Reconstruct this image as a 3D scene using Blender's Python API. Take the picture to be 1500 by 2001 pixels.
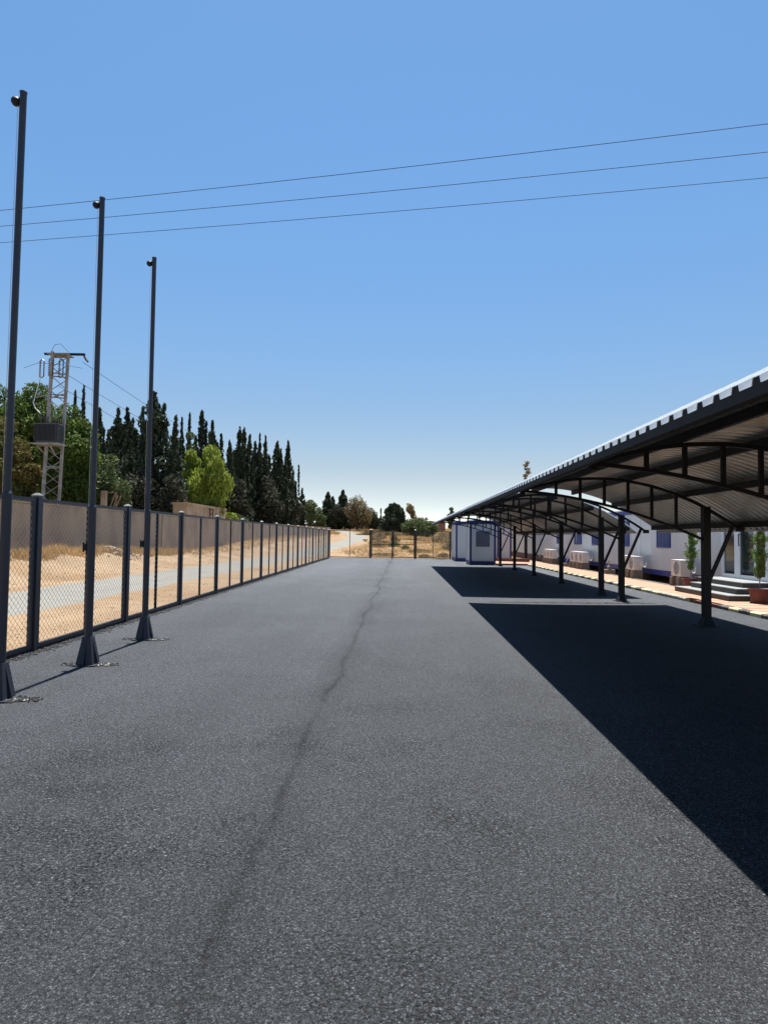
import bpy, math, random
import numpy as np
from mathutils import Vector, Matrix
random.seed(7); rng = np.random.default_rng(7)
for o in list(bpy.data.objects): bpy.data.objects.remove(o)
S = bpy.context.scene
COL = S.collection
R = math.radians
# ------------------------------------------------------------------ camera
CAM_H = 1.65; FPX = 1250.0
rho = .0115; th = math.atan(49.1/FPX); ps = math.atan(34.6/FPX*math.cos(th))
fw = Vector((-math.sin(ps)*math.cos(th), math.cos(ps)*math.cos(th), math.sin(th)))
rt = Vector((math.cos(ps), math.sin(ps), 0)); up = rt.cross(fw)
r2 = rt*math.cos(rho)+up*math.sin(rho); u2 = up*math.cos(rho)-rt*math.sin(rho)
cd = bpy.data.cameras.new('camera'); cam = bpy.data.objects.new('camera', cd); COL.objects.link(cam)
cam.matrix_world = Matrix(((r2.x, u2.x, -fw.x, 0), (r2.y, u2.y, -fw.y, 0), (r2.z, u2.z, -fw.z, CAM_H), (0, 0, 0, 1)))
cd.sensor_fit = 'HORIZONTAL'; cd.sensor_width = 36; cd.lens = 36*FPX/1500
cd.clip_start = .05; cd.clip_end = 6000
S.camera = cam
# ------------------------------------------------------------------ sky and sun
SUN_EL, SUN_AZ = 75.0, 2.0          # azimuth measured from +Y towards +X
W = bpy.data.worlds.new('World'); S.world = W; W.use_nodes = True
wn = W.node_tree.nodes; wl = W.node_tree.links
bg = wn['Background']; sky = wn.new('ShaderNodeTexSky'); sky.sky_type = 'NISHITA'
sky.sun_disc = False; sky.sun_elevation = R(SUN_EL); sky.sun_rotation = R(SUN_AZ)
sky.air_density = 1.0; sky.dust_density = .25; sky.ozone_density = 1.0; sky.altitude = 600
hs = wn.new('ShaderNodeHueSaturation'); hs.inputs['Saturation'].default_value = 1.22; hs.inputs['Hue'].default_value = .492
wl.new(sky.outputs[0], hs.inputs['Color']); 
tcn = wn.new('ShaderNodeTexCoord'); sxy = wn.new('ShaderNodeSeparateXYZ'); wl.new(tcn.outputs['Generated'], sxy.inputs[0])
rmp = wn.new('ShaderNodeValToRGB'); rmp.color_ramp.interpolation = 'B_SPLINE'
for i, (p, c) in enumerate(((0.0, (1.0, 1.02, 1.25)), (.04, (.71, .67, .75)), (.08, (.72, .58, .56)), (.13, (.76, .60, .56)), (.26, (.90, .77, .76)), (.45, (1.05, .93, .92)), (.70, (1.16, 1.03, 1.0)))):
    el = rmp.color_ramp.elements[i] if i < 2 else rmp.color_ramp.elements.new(p)
    el.position = p; el.color = (*[v*.8 for v in c], 1)
wl.new(sxy.outputs[2], rmp.inputs[0]); mxs = wn.new('ShaderNodeVectorMath'); mxs.operation = 'MULTIPLY'
wl.new(hs.outputs[0], mxs.inputs[0]); wl.new(rmp.outputs[0], mxs.inputs[1]); wl.new(mxs.outputs[0], bg.inputs[0]); bg.inputs[1].default_value = .094
sd = bpy.data.lights.new('sun', 'SUN'); sun = bpy.data.objects.new('sun', sd); COL.objects.link(sun)
sd.energy = 5.0; sd.angle = R(.5); sd.color = (1, .965, .90)
sv = Vector((math.sin(R(SUN_AZ))*math.cos(R(SUN_EL)), math.cos(R(SUN_AZ))*math.cos(R(SUN_EL)), math.sin(R(SUN_EL))))
sun.rotation_euler = sv.to_track_quat('Z', 'Y').to_euler(); sun.location = (0, 0, 40)
S.view_settings.view_transform = 'Standard'; S.view_settings.look = 'None'
S.view_settings.gamma = 1; S.view_settings.use_curve_mapping = False; S.view_settings.exposure = 1.30
S.render.engine = 'CYCLES'
# ------------------------------------------------------------------ materials
def mat(name, col, rough=.7, metal=0, spec=.5, var=0, vscale=3, bump=0, bscale=40, col2=None, c2scale=2, c2lo=.45, c2hi=.6, trans=0, stretch=(1, 1, 1), island=0):
    m = bpy.data.materials.new(name); m.use_nodes = True
    n = m.node_tree.nodes; l = m.node_tree.links; b = n['Principled BSDF']
    b.inputs['Base Color'].default_value = (*col, 1); b.inputs['Roughness'].default_value = rough
    b.inputs['Metallic'].default_value = metal; b.inputs['Specular IOR Level'].default_value = spec
    geo = n.new('ShaderNodeNewGeometry'); vm = n.new('ShaderNodeVectorMath'); vm.operation = 'MULTIPLY'
    vm.inputs[1].default_value = stretch; l.new(geo.outputs['Position'], vm.inputs[0]); P = vm.outputs[0]
    out = None
    if col2:
        t = n.new('ShaderNodeTexNoise'); t.inputs['Scale'].default_value = c2scale; t.inputs['Detail'].default_value = 6; l.new(P, t.inputs['Vector'])
        cr = n.new('ShaderNodeValToRGB'); cr.color_ramp.elements[0].position = c2lo; cr.color_ramp.elements[1].position = c2hi
        cr.color_ramp.elements[0].color = (*col, 1); cr.color_ramp.elements[1].color = (*col2, 1)
        l.new(t.outputs['Fac'], cr.inputs[0]); out = cr.outputs[0]
    if var or island:
        hs = n.new('ShaderNodeHueSaturation')
        if out: l.new(out, hs.inputs['Color'])
        else: hs.inputs['Color'].default_value = (*col, 1)
        t = n.new('ShaderNodeTexNoise'); t.inputs['Scale'].default_value = vscale; t.inputs['Detail'].default_value = 5; l.new(P, t.inputs['Vector'])
        mr = n.new('ShaderNodeMapRange'); mr.inputs['From Min'].default_value = .25; mr.inputs['From Max'].default_value = .75
        mr.inputs['To Min'].default_value = 1-var; mr.inputs['To Max'].default_value = 1+var
        l.new(t.outputs['Fac'], mr.inputs['Value']); v = mr.outputs[0]
        if island:
            m2 = n.new('ShaderNodeMapRange'); m2.inputs['To Min'].default_value = 1-island; m2.inputs['To Max'].default_value = 1+island
            l.new(geo.outputs['Random Per Island'], m2.inputs['Value'])
            mm = n.new('ShaderNodeMath'); mm.operation = 'MULTIPLY'; l.new(v, mm.inputs[0]); l.new(m2.outputs[0], mm.inputs[1]); v = mm.outputs[0]
            m3 = n.new('ShaderNodeMapRange'); m3.inputs['To Min'].default_value = .5+island*.03; m3.inputs['To Max'].default_value = .5-island*.05
            l.new(geo.outputs['Random Per Island'], m3.inputs['Value']); l.new(m3.outputs[0], hs.inputs['Hue'])
        l.new(v, hs.inputs['Value']); out = hs.outputs[0]
    if out: l.new(out, b.inputs['Base Color'])
    if bump:
        t = n.new('ShaderNodeTexNoise'); t.inputs['Scale'].default_value = bscale; t.inputs['Detail'].default_value = 6; l.new(P, t.inputs['Vector'])
        bp = n.new('ShaderNodeBump'); bp.inputs['Strength'].default_value = bump; bp.inputs['Distance'].default_value = 1/bscale
        l.new(t.outputs['Fac'], bp.inputs['Height']); l.new(bp.outputs[0], b.inputs['Normal'])
    if trans:
        tr = n.new('ShaderNodeBsdfTranslucent'); mx = n.new('ShaderNodeMixShader'); mx.inputs[0].default_value = trans
        if out: l.new(out, tr.inputs[0])
        else: tr.inputs[0].default_value = (*col, 1)
        l.new(b.outputs[0], mx.inputs[1]); l.new(tr.outputs[0], mx.inputs[2]); l.new(mx.outputs[0], n['Material Output'].inputs[0])
    return m
def asphalt_mat():
    m = bpy.data.materials.new('asphalt'); m.use_nodes = True
    n = m.node_tree.nodes; l = m.node_tree.links; b = n['Principled BSDF']
    geo = n.new('ShaderNodeNewGeometry'); P = geo.outputs['Position']
    def noise(sc, det=4, st=None):
        t = n.new('ShaderNodeTexNoise'); t.inputs['Scale'].default_value = sc; t.inputs['Detail'].default_value = det
        if st:
            v = n.new('ShaderNodeVectorMath'); v.operation = 'MULTIPLY'; v.inputs[1].default_value = st; l.new(P, v.inputs[0]); l.new(v.outputs[0], t.inputs['Vector'])
        else: l.new(P, t.inputs['Vector'])
        return t.outputs['Fac']
    def mr(src, a, b_, c, d):
        q = n.new('ShaderNodeMapRange'); q.inputs['From Min'].default_value = a; q.inputs['From Max'].default_value = b_
        q.inputs['To Min'].default_value = c; q.inputs['To Max'].default_value = d; l.new(src, q.inputs['Value']); return q.outputs[0]
    def ma(op, x, y=None):
        q = n.new('ShaderNodeMath'); q.operation = op
        for i, s in enumerate((x, y)):
            if s is None: continue
            if isinstance(s, (int, float)): q.inputs[i].default_value = s
            else: l.new(s, q.inputs[i])
        return q.outputs[0]
    # aggregate: two grades of stone set in bitumen, each stone its own grey
    def vor(sc, feat='F1', rnd=1):
        t = n.new('ShaderNodeTexVoronoi'); t.inputs['Scale'].default_value = sc; t.feature = feat
        w = n.new('ShaderNodeVectorMath'); w.operation = 'MULTIPLY'; w.inputs[1].default_value = (1, 1, .2); l.new(P, w.inputs[0]); l.new(w.outputs[0], t.inputs['Vector'])
        return t
    v1 = vor(100); v2 = vor(230); v3 = vor(52)
    sep1 = n.new('ShaderNodeSeparateColor'); l.new(v1.outputs['Color'], sep1.inputs[0])
    sep2 = n.new('ShaderNodeSeparateColor'); l.new(v2.outputs['Color'], sep2.inputs[0])
    sep3 = n.new('ShaderNodeSeparateColor'); l.new(v3.outputs['Color'], sep3.inputs[0])
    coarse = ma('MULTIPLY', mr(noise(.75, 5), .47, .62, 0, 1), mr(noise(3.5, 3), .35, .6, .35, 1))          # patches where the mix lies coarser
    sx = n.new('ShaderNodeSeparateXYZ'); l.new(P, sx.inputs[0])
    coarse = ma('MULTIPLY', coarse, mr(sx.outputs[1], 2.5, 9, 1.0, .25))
    s1 = ma('MULTIPLY', ma('POWER', sep1.outputs[0], 2.4), mr(v1.outputs['Distance'], .25, .55, 1, .15))
    s2 = ma('MULTIPLY', ma('POWER', sep2.outputs[1], 2.2), mr(v2.outputs['Distance'], .2, .6, 1, .2))
    s3 = ma('MULTIPLY', ma('POWER', sep3.outputs[0], 16), mr(v3.outputs['Distance'], .25, .4, 1, 0))
    base = ma('ADD', .015, ma('MULTIPLY', s1, mr(coarse, 0, 1, .068, .11)))
    base = ma('ADD', base, ma('MULTIPLY', s2, .070))
    base = ma('ADD', base, ma('MULTIPLY', ma('MULTIPLY', s3, .16), mr(coarse, 0, 1, .12, 1)))
    # pits between stones
    pit = mr(noise(60, 4), .38, .54, .22, 1.15); fine = mr(noise(150, 3), .35, .62, .62, 1.25)
    pm_ = ma('ADD', ma('MULTIPLY', pit, mr(coarse, 0, 1, .38, 1)), ma('MULTIPLY', fine, mr(coarse, 0, 1, .62, 0))); base = ma('MULTIPLY', base, pm_)
    base = ma('MULTIPLY', base, mr(coarse, 0, 1, 1.04, .70))
    # paver passes and weathering, long along the lot
    base = ma('MULTIPLY', base, mr(noise(1.0, 4, (.75, .05, 1)), .35, .68, .93, 1.07))
    base = ma('MULTIPLY', base, mr(noise(.35, 5), .3, .7, .94, 1.06))
    # longitudinal joint between two lanes of paving
    wob = mr(noise(.28, 2, (0, 1, 0)), .3, .7, -.10, .10); wob2 = mr(noise(4, 2), .3, .7, -.015, .015)
    d = ma('ABSOLUTE', ma('ADD', ma('ADD', ma('ADD', sx.outputs[0], .74), wob), wob2))
    brk = mr(noise(.9, 3, (0, 1, 0)), .38, .56, .25, 1)
    j = ma('MULTIPLY', mr(d, .0, .05, 1, 0), brk); jw = ma('MULTIPLY', mr(d, 0, .34, 1, 0), mr(noise(.5, 3), .35, .6, .3, 1))
    base = ma('MULTIPLY', base, mr(j, 0, 1, 1, .66)); base = ma('MULTIPLY', base, mr(jw, 0, 1, 1, .76))
    base = ma('MULTIPLY', base, ma('POWER', mr(sx.outputs[1], 2.5, 34, .85, 13.0), .36))   # grazing-angle brightening painted into the colour, paler with distance along the lot
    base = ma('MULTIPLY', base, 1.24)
    cc = n.new('ShaderNodeCombineColor')
    l.new(ma('MULTIPLY', base, .95), cc.inputs[0]); l.new(ma('MULTIPLY', base, 1.01), cc.inputs[1]); l.new(ma('MULTIPLY', base, 1.11), cc.inputs[2])
    l.new(cc.outputs[0], b.inputs['Base Color'])
    b.inputs['Roughness'].default_value = .9; b.inputs['Specular IOR Level'].default_value = .06
    b.inputs['Sheen Weight'].default_value = .0; b.inputs['Sheen Roughness'].default_value = .40; b.inputs['Sheen Tint'].default_value = (.9, .95, 1, 1)
    hgt = ma('ADD', mr(v1.outputs['Distance'], 0, .6, 1, 0), ma('MULTIPLY', mr(v2.outputs['Distance'], 0, .6, 1, 0), .5))
    hgt = ma('ADD', hgt, ma('MULTIPLY', noise(60, 4), mr(coarse, 0, 1, .8, 2.2))); hgt = ma('SUBTRACT', hgt, ma('MULTIPLY', j, 1.5))
    bp = n.new('ShaderNodeBump'); bp.inputs['Strength'].default_value = .9; bp.inputs['Distance'].default_value = .006
    l.new(hgt, bp.inputs['Height']); l.new(bp.outputs[0], b.inputs['Normal'])
    return m
M = dict(
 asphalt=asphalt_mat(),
 sand=mat('sand', (.235, .165, .10), .95, spec=.2, var=.14, vscale=.8, bump=.35, bscale=9, col2=(.19, .12, .062), c2scale=.35, c2lo=.42, c2hi=.66),
 road=mat('road_gravel', (.18, .172, .15), .95, spec=.2, var=.1, vscale=1.2, bump=.5, bscale=30, stretch=(1, .3, 1)),
 navy=mat('navy_paint', (.018, .021, .032), .48, spec=.5, var=.1, vscale=2),
 navy_d=mat('dark_paint', (.008, .009, .013), .55, spec=.25, var=.1, vscale=2),
 rust=mat('rusty_primer', (.05, .022, .014), .8, var=.3, vscale=6),
 cap=mat('post_cap', (.11, .11, .105), .5, var=.1),
 wire=mat('galvanised_wire', (.52, .48, .42), .45, metal=.35, var=.05),
 galv=mat('galvanised_steel', (.27, .275, .27), .55, metal=.2, var=.12, vscale=4, col2=(.20, .18, .155), c2scale=3),
 sheet=mat('roof_sheet_white', (.48, .51, .53), .45, var=.04, vscale=1.5, stretch=(.3, 3, 1)),
 under=mat('roof_underside', (.64, .61, .54), .36, metal=.55, var=.15, vscale=1.2, stretch=(1, .8, 1), col2=(.48, .445, .38), c2scale=.7),
 fascia=mat('fascia_paint', (.030, .027, .025), .75, spec=.2, var=.1),
 panel=mat('white_panel', (.57, .565, .55), .42, var=.06, vscale=.9, stretch=(1, 1, .3), bump=.03, bscale=300),
 panel_w=mat('white_trim', (.66, .67, .68), .4, var=.03),
 blue=mat('blue_paint', (.012, .028, .19), .42, var=.08, vscale=3),
 dblue=mat('dark_blue_paint', (.012, .022, .13), .45, var=.08),
 bars=mat('light_blue_bars', (.16, .20, .38), .5, var=.05),
 red=mat('brown_red_paint', (.10, .032, .025), .7, var=.15, vscale=3),
 glass=mat('window_glass', (.02, .025, .028), .06, spec=.8, var=.1),
 curtain=mat('curtain', (.06, .065, .06), .8, var=.3, vscale=9, stretch=(1, 1, .02)),
 ac=mat('ac_casing', (.66, .62, .54), .5, var=.07, vscale=4),
 acdark=mat('ac_grille', (.15, .14, .12), .6),
 concrete=mat('concrete_block', (.20, .165, .13), .95, var=.18, vscale=5, bump=.5, bscale=60),
 wallc=mat('wall_render', (.40, .29, .185), .95, var=.22, vscale=.7, bump=.4, bscale=30, col2=(.31, .225, .15), c2scale=.8, stretch=(1, 1, .6)),
 hut=mat('hut_render', (.40, .30, .20), .95, var=.12, vscale=1.5, bump=.4, bscale=30, col2=(.29, .21, .14), c2scale=1),
 gate=mat('slate_gate', (.045, .055, .065), .6, var=.1),
 kblack=mat('kerb_black', (.045, .043, .04), .85, var=.25, vscale=9, bump=.4, bscale=60, col2=(.10, .095, .085), c2scale=9),
 kcream=mat('kerb_cream', (.48, .42, .25), .85, var=.15, vscale=7, bump=.4, bscale=60, col2=(.33, .29, .19), c2scale=9, c2lo=.5, c2hi=.7),
 kworn=mat('kerb_worn', (.33, .30, .23), .9, var=.25, vscale=9, bump=.6, bscale=60, col2=(.2, .18, .15), c2scale=6),
 pv1=mat('paver_sand', (.35, .22, .145), .9, var=.07, vscale=6, bump=.3, bscale=60),
 pv2=mat('paver_rose', (.27, .135, .088), .9, var=.07, vscale=6, bump=.3, bscale=60),
 dirt=mat('dirt', (.10, .08, .06), .95, var=.2, vscale=2, bump=.5, bscale=20),
 step_d=mat('dark_stone_riser', (.028, .028, .029), .5, var=.15, vscale=5),
 step_t=mat('grey_stone_tread', (.24, .245, .24), .45, var=.1, vscale=5),
 pot=mat('terracotta_plastic', (.13, .030, .020), .55, var=.1),
 soil=mat('soil', (.04, .03, .02), .95),
 white=mat('white_plastic', (.7, .7, .68), .4),
 steel=mat('steel', (.5, .5, .5), .3, metal=.8),
 bark=mat('bark', (.085, .062, .045), .95, var=.3, vscale=6, bump=.6, bscale=20),
 pbark=mat('pale_bark', (.22, .19, .15), .95, var=.3, vscale=6),
 cyp=mat('cypress_foliage', (.042, .060, .034), .8, spec=.25, var=.35, vscale=.8, trans=.12, island=.45),
 cypd=mat('dusty_cypress_foliage', (.045, .048, .032), .85, spec=.2, var=.35, vscale=.7, trans=.15, island=.3),
 pine=mat('pine_foliage', (.072, .118, .022), .75, spec=.25, var=.35, vscale=.7, trans=.25, island=.4),
 oliv=mat('yellowish_foliage', (.115, .12, .034), .8, spec=.2, var=.3, vscale=.7, trans=.25, island=.4, col2=(.15, .09, .035), c2scale=.35, c2lo=.5, c2hi=.7),
 leaf=mat('greygreen_foliage', (.085, .115, .045), .8, spec=.2, var=.3, vscale=.8, trans=.2, island=.4),
 pepp=mat('bright_foliage', (.21, .27, .045), .8, spec=.2, var=.4, vscale=.5, trans=.35, island=.3),
 dryl=mat('dry_foliage', (.15, .125, .055), .85, spec=.2, var=.3, vscale=.4, trans=.2, island=.4, col2=(.11, .08, .045), c2scale=.25),
 potl=mat('young_conifer_foliage', (.12, .19, .04), .75, spec=.25, var=.3, vscale=4, trans=.25, island=.4),
 grass=mat('dry_grass', (.50, .345, .14), .9, spec=.2, var=.3, vscale=.3, trans=.25, island=.35, col2=(.40, .27, .115), c2scale=.15),
 scrub=mat('scrub_foliage', (.24, .19, .10), .9, spec=.2, var=.4, vscale=.5, trans=.15, island=.4),
 crumb=mat('asphalt_crumb', (.022, .022, .024), .9, island=.5, var=.01),
 stone=mat('pale_stone', (.20, .185, .165), .9, island=.25, var=.05),
 rstone=mat('brown_stone', (.29, .225, .16), .95, island=.35, var=.05),
 porc=mat('porcelain', (.10, .055, .04), .3),
 trafo=mat('transformer_grey', (.055, .065, .075), .5, var=.1),
 cable=mat('cable', (.02, .02, .022), .6),
 wood=mat('timber', (.28, .20, .13), .9, var=.2, vscale=5),
 brick=mat('brick_red', (.24, .10, .075), .95, var=.25, vscale=1.5),
)
# ------------------------------------------------------------------ mesh helpers
class MB:
    def __init__(s): s.v = []; s.f = []; s.mi = []
    def add(s, vs, fs, mi=0):
        o = len(s.v); s.v += [tuple(v) for v in vs]; s.f += [tuple(i+o for i in f) for f in fs]; s.mi += [mi]*len(fs); return s
    def box(s, x0, x1, y0, y1, z0, z1, mi=0):
        vs = [(x0, y0, z0), (x1, y0, z0), (x1, y1, z0), (x0, y1, z0), (x0, y0, z1), (x1, y0, z1), (x1, y1, z1), (x0, y1, z1)]
        return s.add(vs, [(0, 3, 2, 1), (4, 5, 6, 7), (0, 1, 5, 4), (1, 2, 6, 5), (2, 3, 7, 6), (3, 0, 4, 7)], mi)
    def bar(s, p, q, w, h=None, n=4, mi=0, upv=(0, 0, 1), w2=None):
        """prism between p and q; n=4 gives a w x h section, otherwise round with radius w"""
        p = Vector(p); q = Vector(q); d = (q-p).normalized(); u = Vector(upv)
        if abs(d.dot(u)) > .98: u = Vector((0, 1, 0))
        a = d.cross(u).normalized(); b = a.cross(d).normalized()
        vs = []
        for e, c in enumerate((p, q)):
            k = w if (e == 0 or w2 is None) else w2
            if n == 4 and h is not None:
                for sx, sy in ((-1, -1), (1, -1), (1, 1), (-1, 1)): vs.append(c+a*sx*k/2+b*sy*(h if e == 0 or w2 is None else h*w2/w)/2)
            else:
                for i in range(n): t = 2*math.pi*(i+.5)/n; vs.append(c+a*math.cos(t)*k+b*math.sin(t)*k)
        fs = [tuple(range(n))[::-1], tuple(range(n, 2*n))]+[(i, (i+1) % n, n+(i+1) % n, n+i) for i in range(n)]
        return s.add(vs, fs, mi)
    def path(s, pts, w, h, mi=0):
        """rectangular section swept along a curve lying in the XZ plane"""
        o = []; N = len(pts)
        for i, p in enumerate(pts):
            a = Vector(pts[max(i-1, 0)]); b = Vector(pts[min(i+1, N-1)]); d = (b-a).normalized(); nn = Vector((-d.z, 0, d.x)); p = Vector(p)
            for sy, sz in ((-1, -1), (1, -1), (1, 1), (-1, 1)): o.append(p+Vector((0, sy*w/2, 0))+nn*sz*h/2)
        fs = [(0, 1, 2, 3), tuple(4*(N-1)+k for k in (3, 2, 1, 0))]
        for i in range(N-1):
            for k in range(4): fs.append((4*i+k, 4*i+4+k, 4*i+4+(k+1) % 4, 4*i+(k+1) % 4))
        return s.add(o, fs, mi)
    def tube(s, pts, r, n=6, mi=0):
        for a, b in zip(pts[:-1], pts[1:]): s.bar(a, b, r, n=n, mi=mi)
        return s
    def lathe(s, prof, n=20, c=(0, 0, 0), mi=0):
        vs = []; fs = []
        for r_, z in prof:
            for i in range(n): t = 2*math.pi*i/n; vs.append((c[0]+r_*math.cos(t), c[1]+r_*math.sin(t), c[2]+z))
        for j in range(len(prof)-1):
            for i in range(n): fs.append((j*n+i, j*n+(i+1) % n, (j+1)*n+(i+1) % n, (j+1)*n+i))
        fs.append(tuple(range(n))[::-1]); fs.append(tuple(range((len(prof)-1)*n, len(prof)*n)))
        return s.add(vs, fs, mi)
    def mesh(s, name, mats):
        me = bpy.data.meshes.new(name); me.from_pydata(s.v, [], s.f)
        for m in (mats if isinstance(mats, (list, tuple)) else [mats]): me.materials.append(M[m])
        if any(s.mi): me.polygons.foreach_set('material_index', s.mi)
        me.update(); return me
    def build(s, name, mats, parent=None, smooth=False, bevel=0, **kw):
        o = link(name, s.mesh(name, mats), parent, **kw)
        if smooth: o.data.polygons.foreach_set('use_smooth', [True]*len(o.data.polygons)); o.data.update()
        if bevel:
            b = o.modifiers.new('bevel', 'BEVEL'); b.width = bevel; b.segments = 2; b.limit_method = 'ANGLE'
        return o
def tag(o, label=None, cat=None, group=None, kind=None):
    for k, v in (('label', label), ('category', cat), ('group', group), ('kind', kind)):
        if v: o[k] = v
    return o
def link(name, data, parent=None, loc=None, **kw):
    o = bpy.data.objects.new(name, data); COL.objects.link(o)
    if parent: o.parent = parent
    if loc: o.location = loc
    return tag(o, **kw)
def empty(name, loc=(0, 0, 0), rz=0, **kw):
    o = link(name, None, None, loc, **kw); o.rotation_euler.z = rz; o.empty_display_size = .2; return o
def copy_tree(o, parent=None):
    c = o.copy(); COL.objects.link(c)
    if parent: c.parent = parent
    for ch in list(o.children): copy_tree(ch, c)
    return c
def quads(name, V, F, m, parent=None, **kw):
    """mesh from numpy arrays, V (n,3), F (k,4) or (k,3)"""
    me = bpy.data.meshes.new(name); k = F.shape[1]
    me.vertices.add(len(V)); me.vertices.foreach_set('co', V.astype(np.float32).ravel())
    me.loops.add(F.size); me.loops.foreach_set('vertex_index', F.astype(np.int32).ravel())
    me.polygons.add(len(F)); me.polygons.foreach_set('loop_start', np.arange(0, F.size, k, dtype=np.int32))
    me.materials.append(M[m]); me.update(calc_edges=True); me.validate()
    return link(name, me, parent, **kw)
# ------------------------------------------------------------------ terrain
def sstep(t): t = np.clip(t, 0, 1); return t*t*(3-2*t)
def hgt(X, Y):
    X = np.asarray(X, float); Y = np.asarray(Y, float)
    g = .028*(np.clip(Y, 55, 215)-55)
    g = np.where(Y > 52, g*sstep((Y-52)/10), 0)
    bank = (.5+.25*sstep((Y-50)/8)-.55*sstep((Y-75)/45))*sstep((-X-11.9)/3.2)
    m = np.sin(X*1.9+Y*.7)*np.sin(Y*1.3-X*.4)*.035+np.sin(X*.6-Y*.31)*.05+np.sin(Y*3.1+X*2.2)*.015
    off = np.clip((-X-11.6)/1.5, 0, 1)+np.clip((Y-51.5)/6, 0, 1)*(1-np.exp(-((X+9-np.clip((Y-50)*.02, 0, 1.2))/3.0)**4))
    mound = .35*np.exp(-((X+14.6)/.9)**2)*sstep((40-Y)/8)*(.7+.3*np.sin(Y*1.7))
    flat = ((X > -7.2) & (X < 20) & (Y < 50.8) & (Y > -60))
    return np.where(flat, -.05, g+bank+m*np.clip(off, 0, 1)+mound-.03)
def road_c(Y):
    ys = [-60, 40, 50, 61, 80, 100, 113, 126, 138, 150, 160, 170]
    xs = [-9.45, -9.4, -9.2, -8.8, -7.8, -7.3, -7.6, -8.8, -10.8, -13.6, -17, -22]
    return np.interp(Y, ys, xs)
XS = np.array([-2500, -1200, -600, -300, -150, -90, -60, -45, -36, -30]+list(np.arange(-26, -5, .35))+list(np.arange(-5, 20.1, 1))+[24, 30, 40, 60, 100, 200, 500, 1200, 2500], float)
YS = np.array([-1500, -400, -120, -60, -30, -15, -5]+list(np.arange(0, 60, .6))+list(np.arange(60, 225, 1.5))+[230, 240, 260, 300, 400, 700, 1300, 2500, 4500], float)
gx, gy = np.meshgrid(XS, YS); nx, ny = len(XS), len(YS)
Vt = np.stack([gx, gy, hgt(gx, gy)], -1).reshape(-1, 3)
idx = np.arange(nx*ny).reshape(ny, nx)
Ft = np.stack([idx[:-1, :-1], idx[:-1, 1:], idx[1:, 1:], idx[1:, :-1]], -1).reshape(-1, 4)
g_o = quads('ground', Vt, Ft, 'sand', kind='structure'); g_o.data.polygons.foreach_set('use_smooth', [True]*len(Ft)); g_o.data.update()
# public road: strip draped 2 cm above the ground, ragged edges
ys = np.concatenate([np.arange(-60, 60, 1.0), np.arange(60, 170, 1.5)]); rows = []
for i, y in enumerate(ys):
    c = float(road_c(y)); w = 1.85+.10*math.sin(y*1.3)+.06*math.sin(y*3.7)
    dx = (float(road_c(y+.5))-float(road_c(y-.5))); nrm = math.hypot(1, dx)
    a = (1/nrm, -dx/nrm)
    rows.append([(c+a[0]*w*t, y+a[1]*w*t) for t in np.linspace(-1, 1, 7)])
rows = np.array(rows); zz = hgt(rows[..., 0], rows[..., 1]); zz = np.maximum(zz, zz[:, 3:4]*.5+zz*.5)+.03; zz[:, 0] -= .05; zz[:, -1] -= .05
Vr = np.concatenate([rows, zz[..., None]], -1).reshape(-1, 3); ir = np.arange(len(Vr)).reshape(len(ys), 7)
Fr = np.stack([ir[:-1, :-1], ir[:-1, 1:], ir[1:, 1:], ir[1:, :-1]], -1).reshape(-1, 4)
r_o = quads('road', Vr, Fr, 'road', kind='structure'); r_o.data.polygons.foreach_set('use_smooth', [True]*len(Fr)); r_o.data.update()
# parking lot slab
def fence_x(y): return -5.12-.011*(y-8.7)
mb = MB(); edge = []
for i in range(0, 132): y = -12+i*62.6/131; edge.append((fence_x(y)-.05+random.uniform(-.035, .035), y))
poly = [(7.74, -12), (7.74, 39.7), (10.5, 39.75), (10.5, 50.6)]+[(x, y) for x, y in edge[::-1]]
nv = len(poly); mb.add([(x, y, 0) for x, y in poly]+[(x, y, -.09) for x, y in poly], [tuple(range(nv))]+[(i, nv+i, nv+(i+1) % nv, (i+1) % nv) for i in range(nv)])
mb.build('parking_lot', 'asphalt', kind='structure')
# ------------------------------------------------------------------ walkway with pavers and painted kerb
walk = empty('walkway', (0, 0, 0)); walk['kind'] = 'structure'
MB().box(7.9, 9.2, 8, 45, -.05, .078).box(5.9, 7.9, 39.85, 45, -.05, .078).build('paving_bed', 'dirt', walk)
MB().box(9.2, 17, 8, 62, -.05, .03).build('under_floor_soil', 'dirt', walk)
PV = {}
def paver_mesh(w, d, k):
    if (w, d, k) not in PV:
        b = MB(); e = .004
        vs = [(0, 0, 0), (w, 0, 0), (w, d, 0), (0, d, 0), (0, 0, .018), (w, 0, .018), (w, d, .018), (0, d, .018), (e, e, .022), (w-e, e, .022), (w-e, d-e, .022), (e, d-e, .022)]
        b.add(vs, [(0, 1, 5, 4), (1, 2, 6, 5), (2, 3, 7, 6), (3, 0, 4, 7), (4, 5, 9, 8), (5, 6, 10, 9), (6, 7, 11, 10), (7, 4, 8, 11), (8, 9, 10, 11)])
        PV[w, d, k] = b.mesh('paver', k)
    return PV[w, d, k]
cnt = 0; y = 11.0; stuff1 = MB(); stuff2 = MB(); ri = 0
while y < 39.8:
    k = 'pv1' if (ri//1) % 2 == 0 else 'pv2'
    for c in range(4):
        x = 7.905+c*.325; dz = random.uniform(-.002, .002)
        if cnt < 296 and y > 12.2:
            o = link('paver', paver_mesh(.318, .298, k), walk, (x, y, .08+dz)); cnt += 1
        else: (stuff1 if k == 'pv1' else stuff2).box(x, x+.318, y, y+.298, .08, .102+dz)
    y += .305; ri += 1
yy = 39.86
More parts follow.
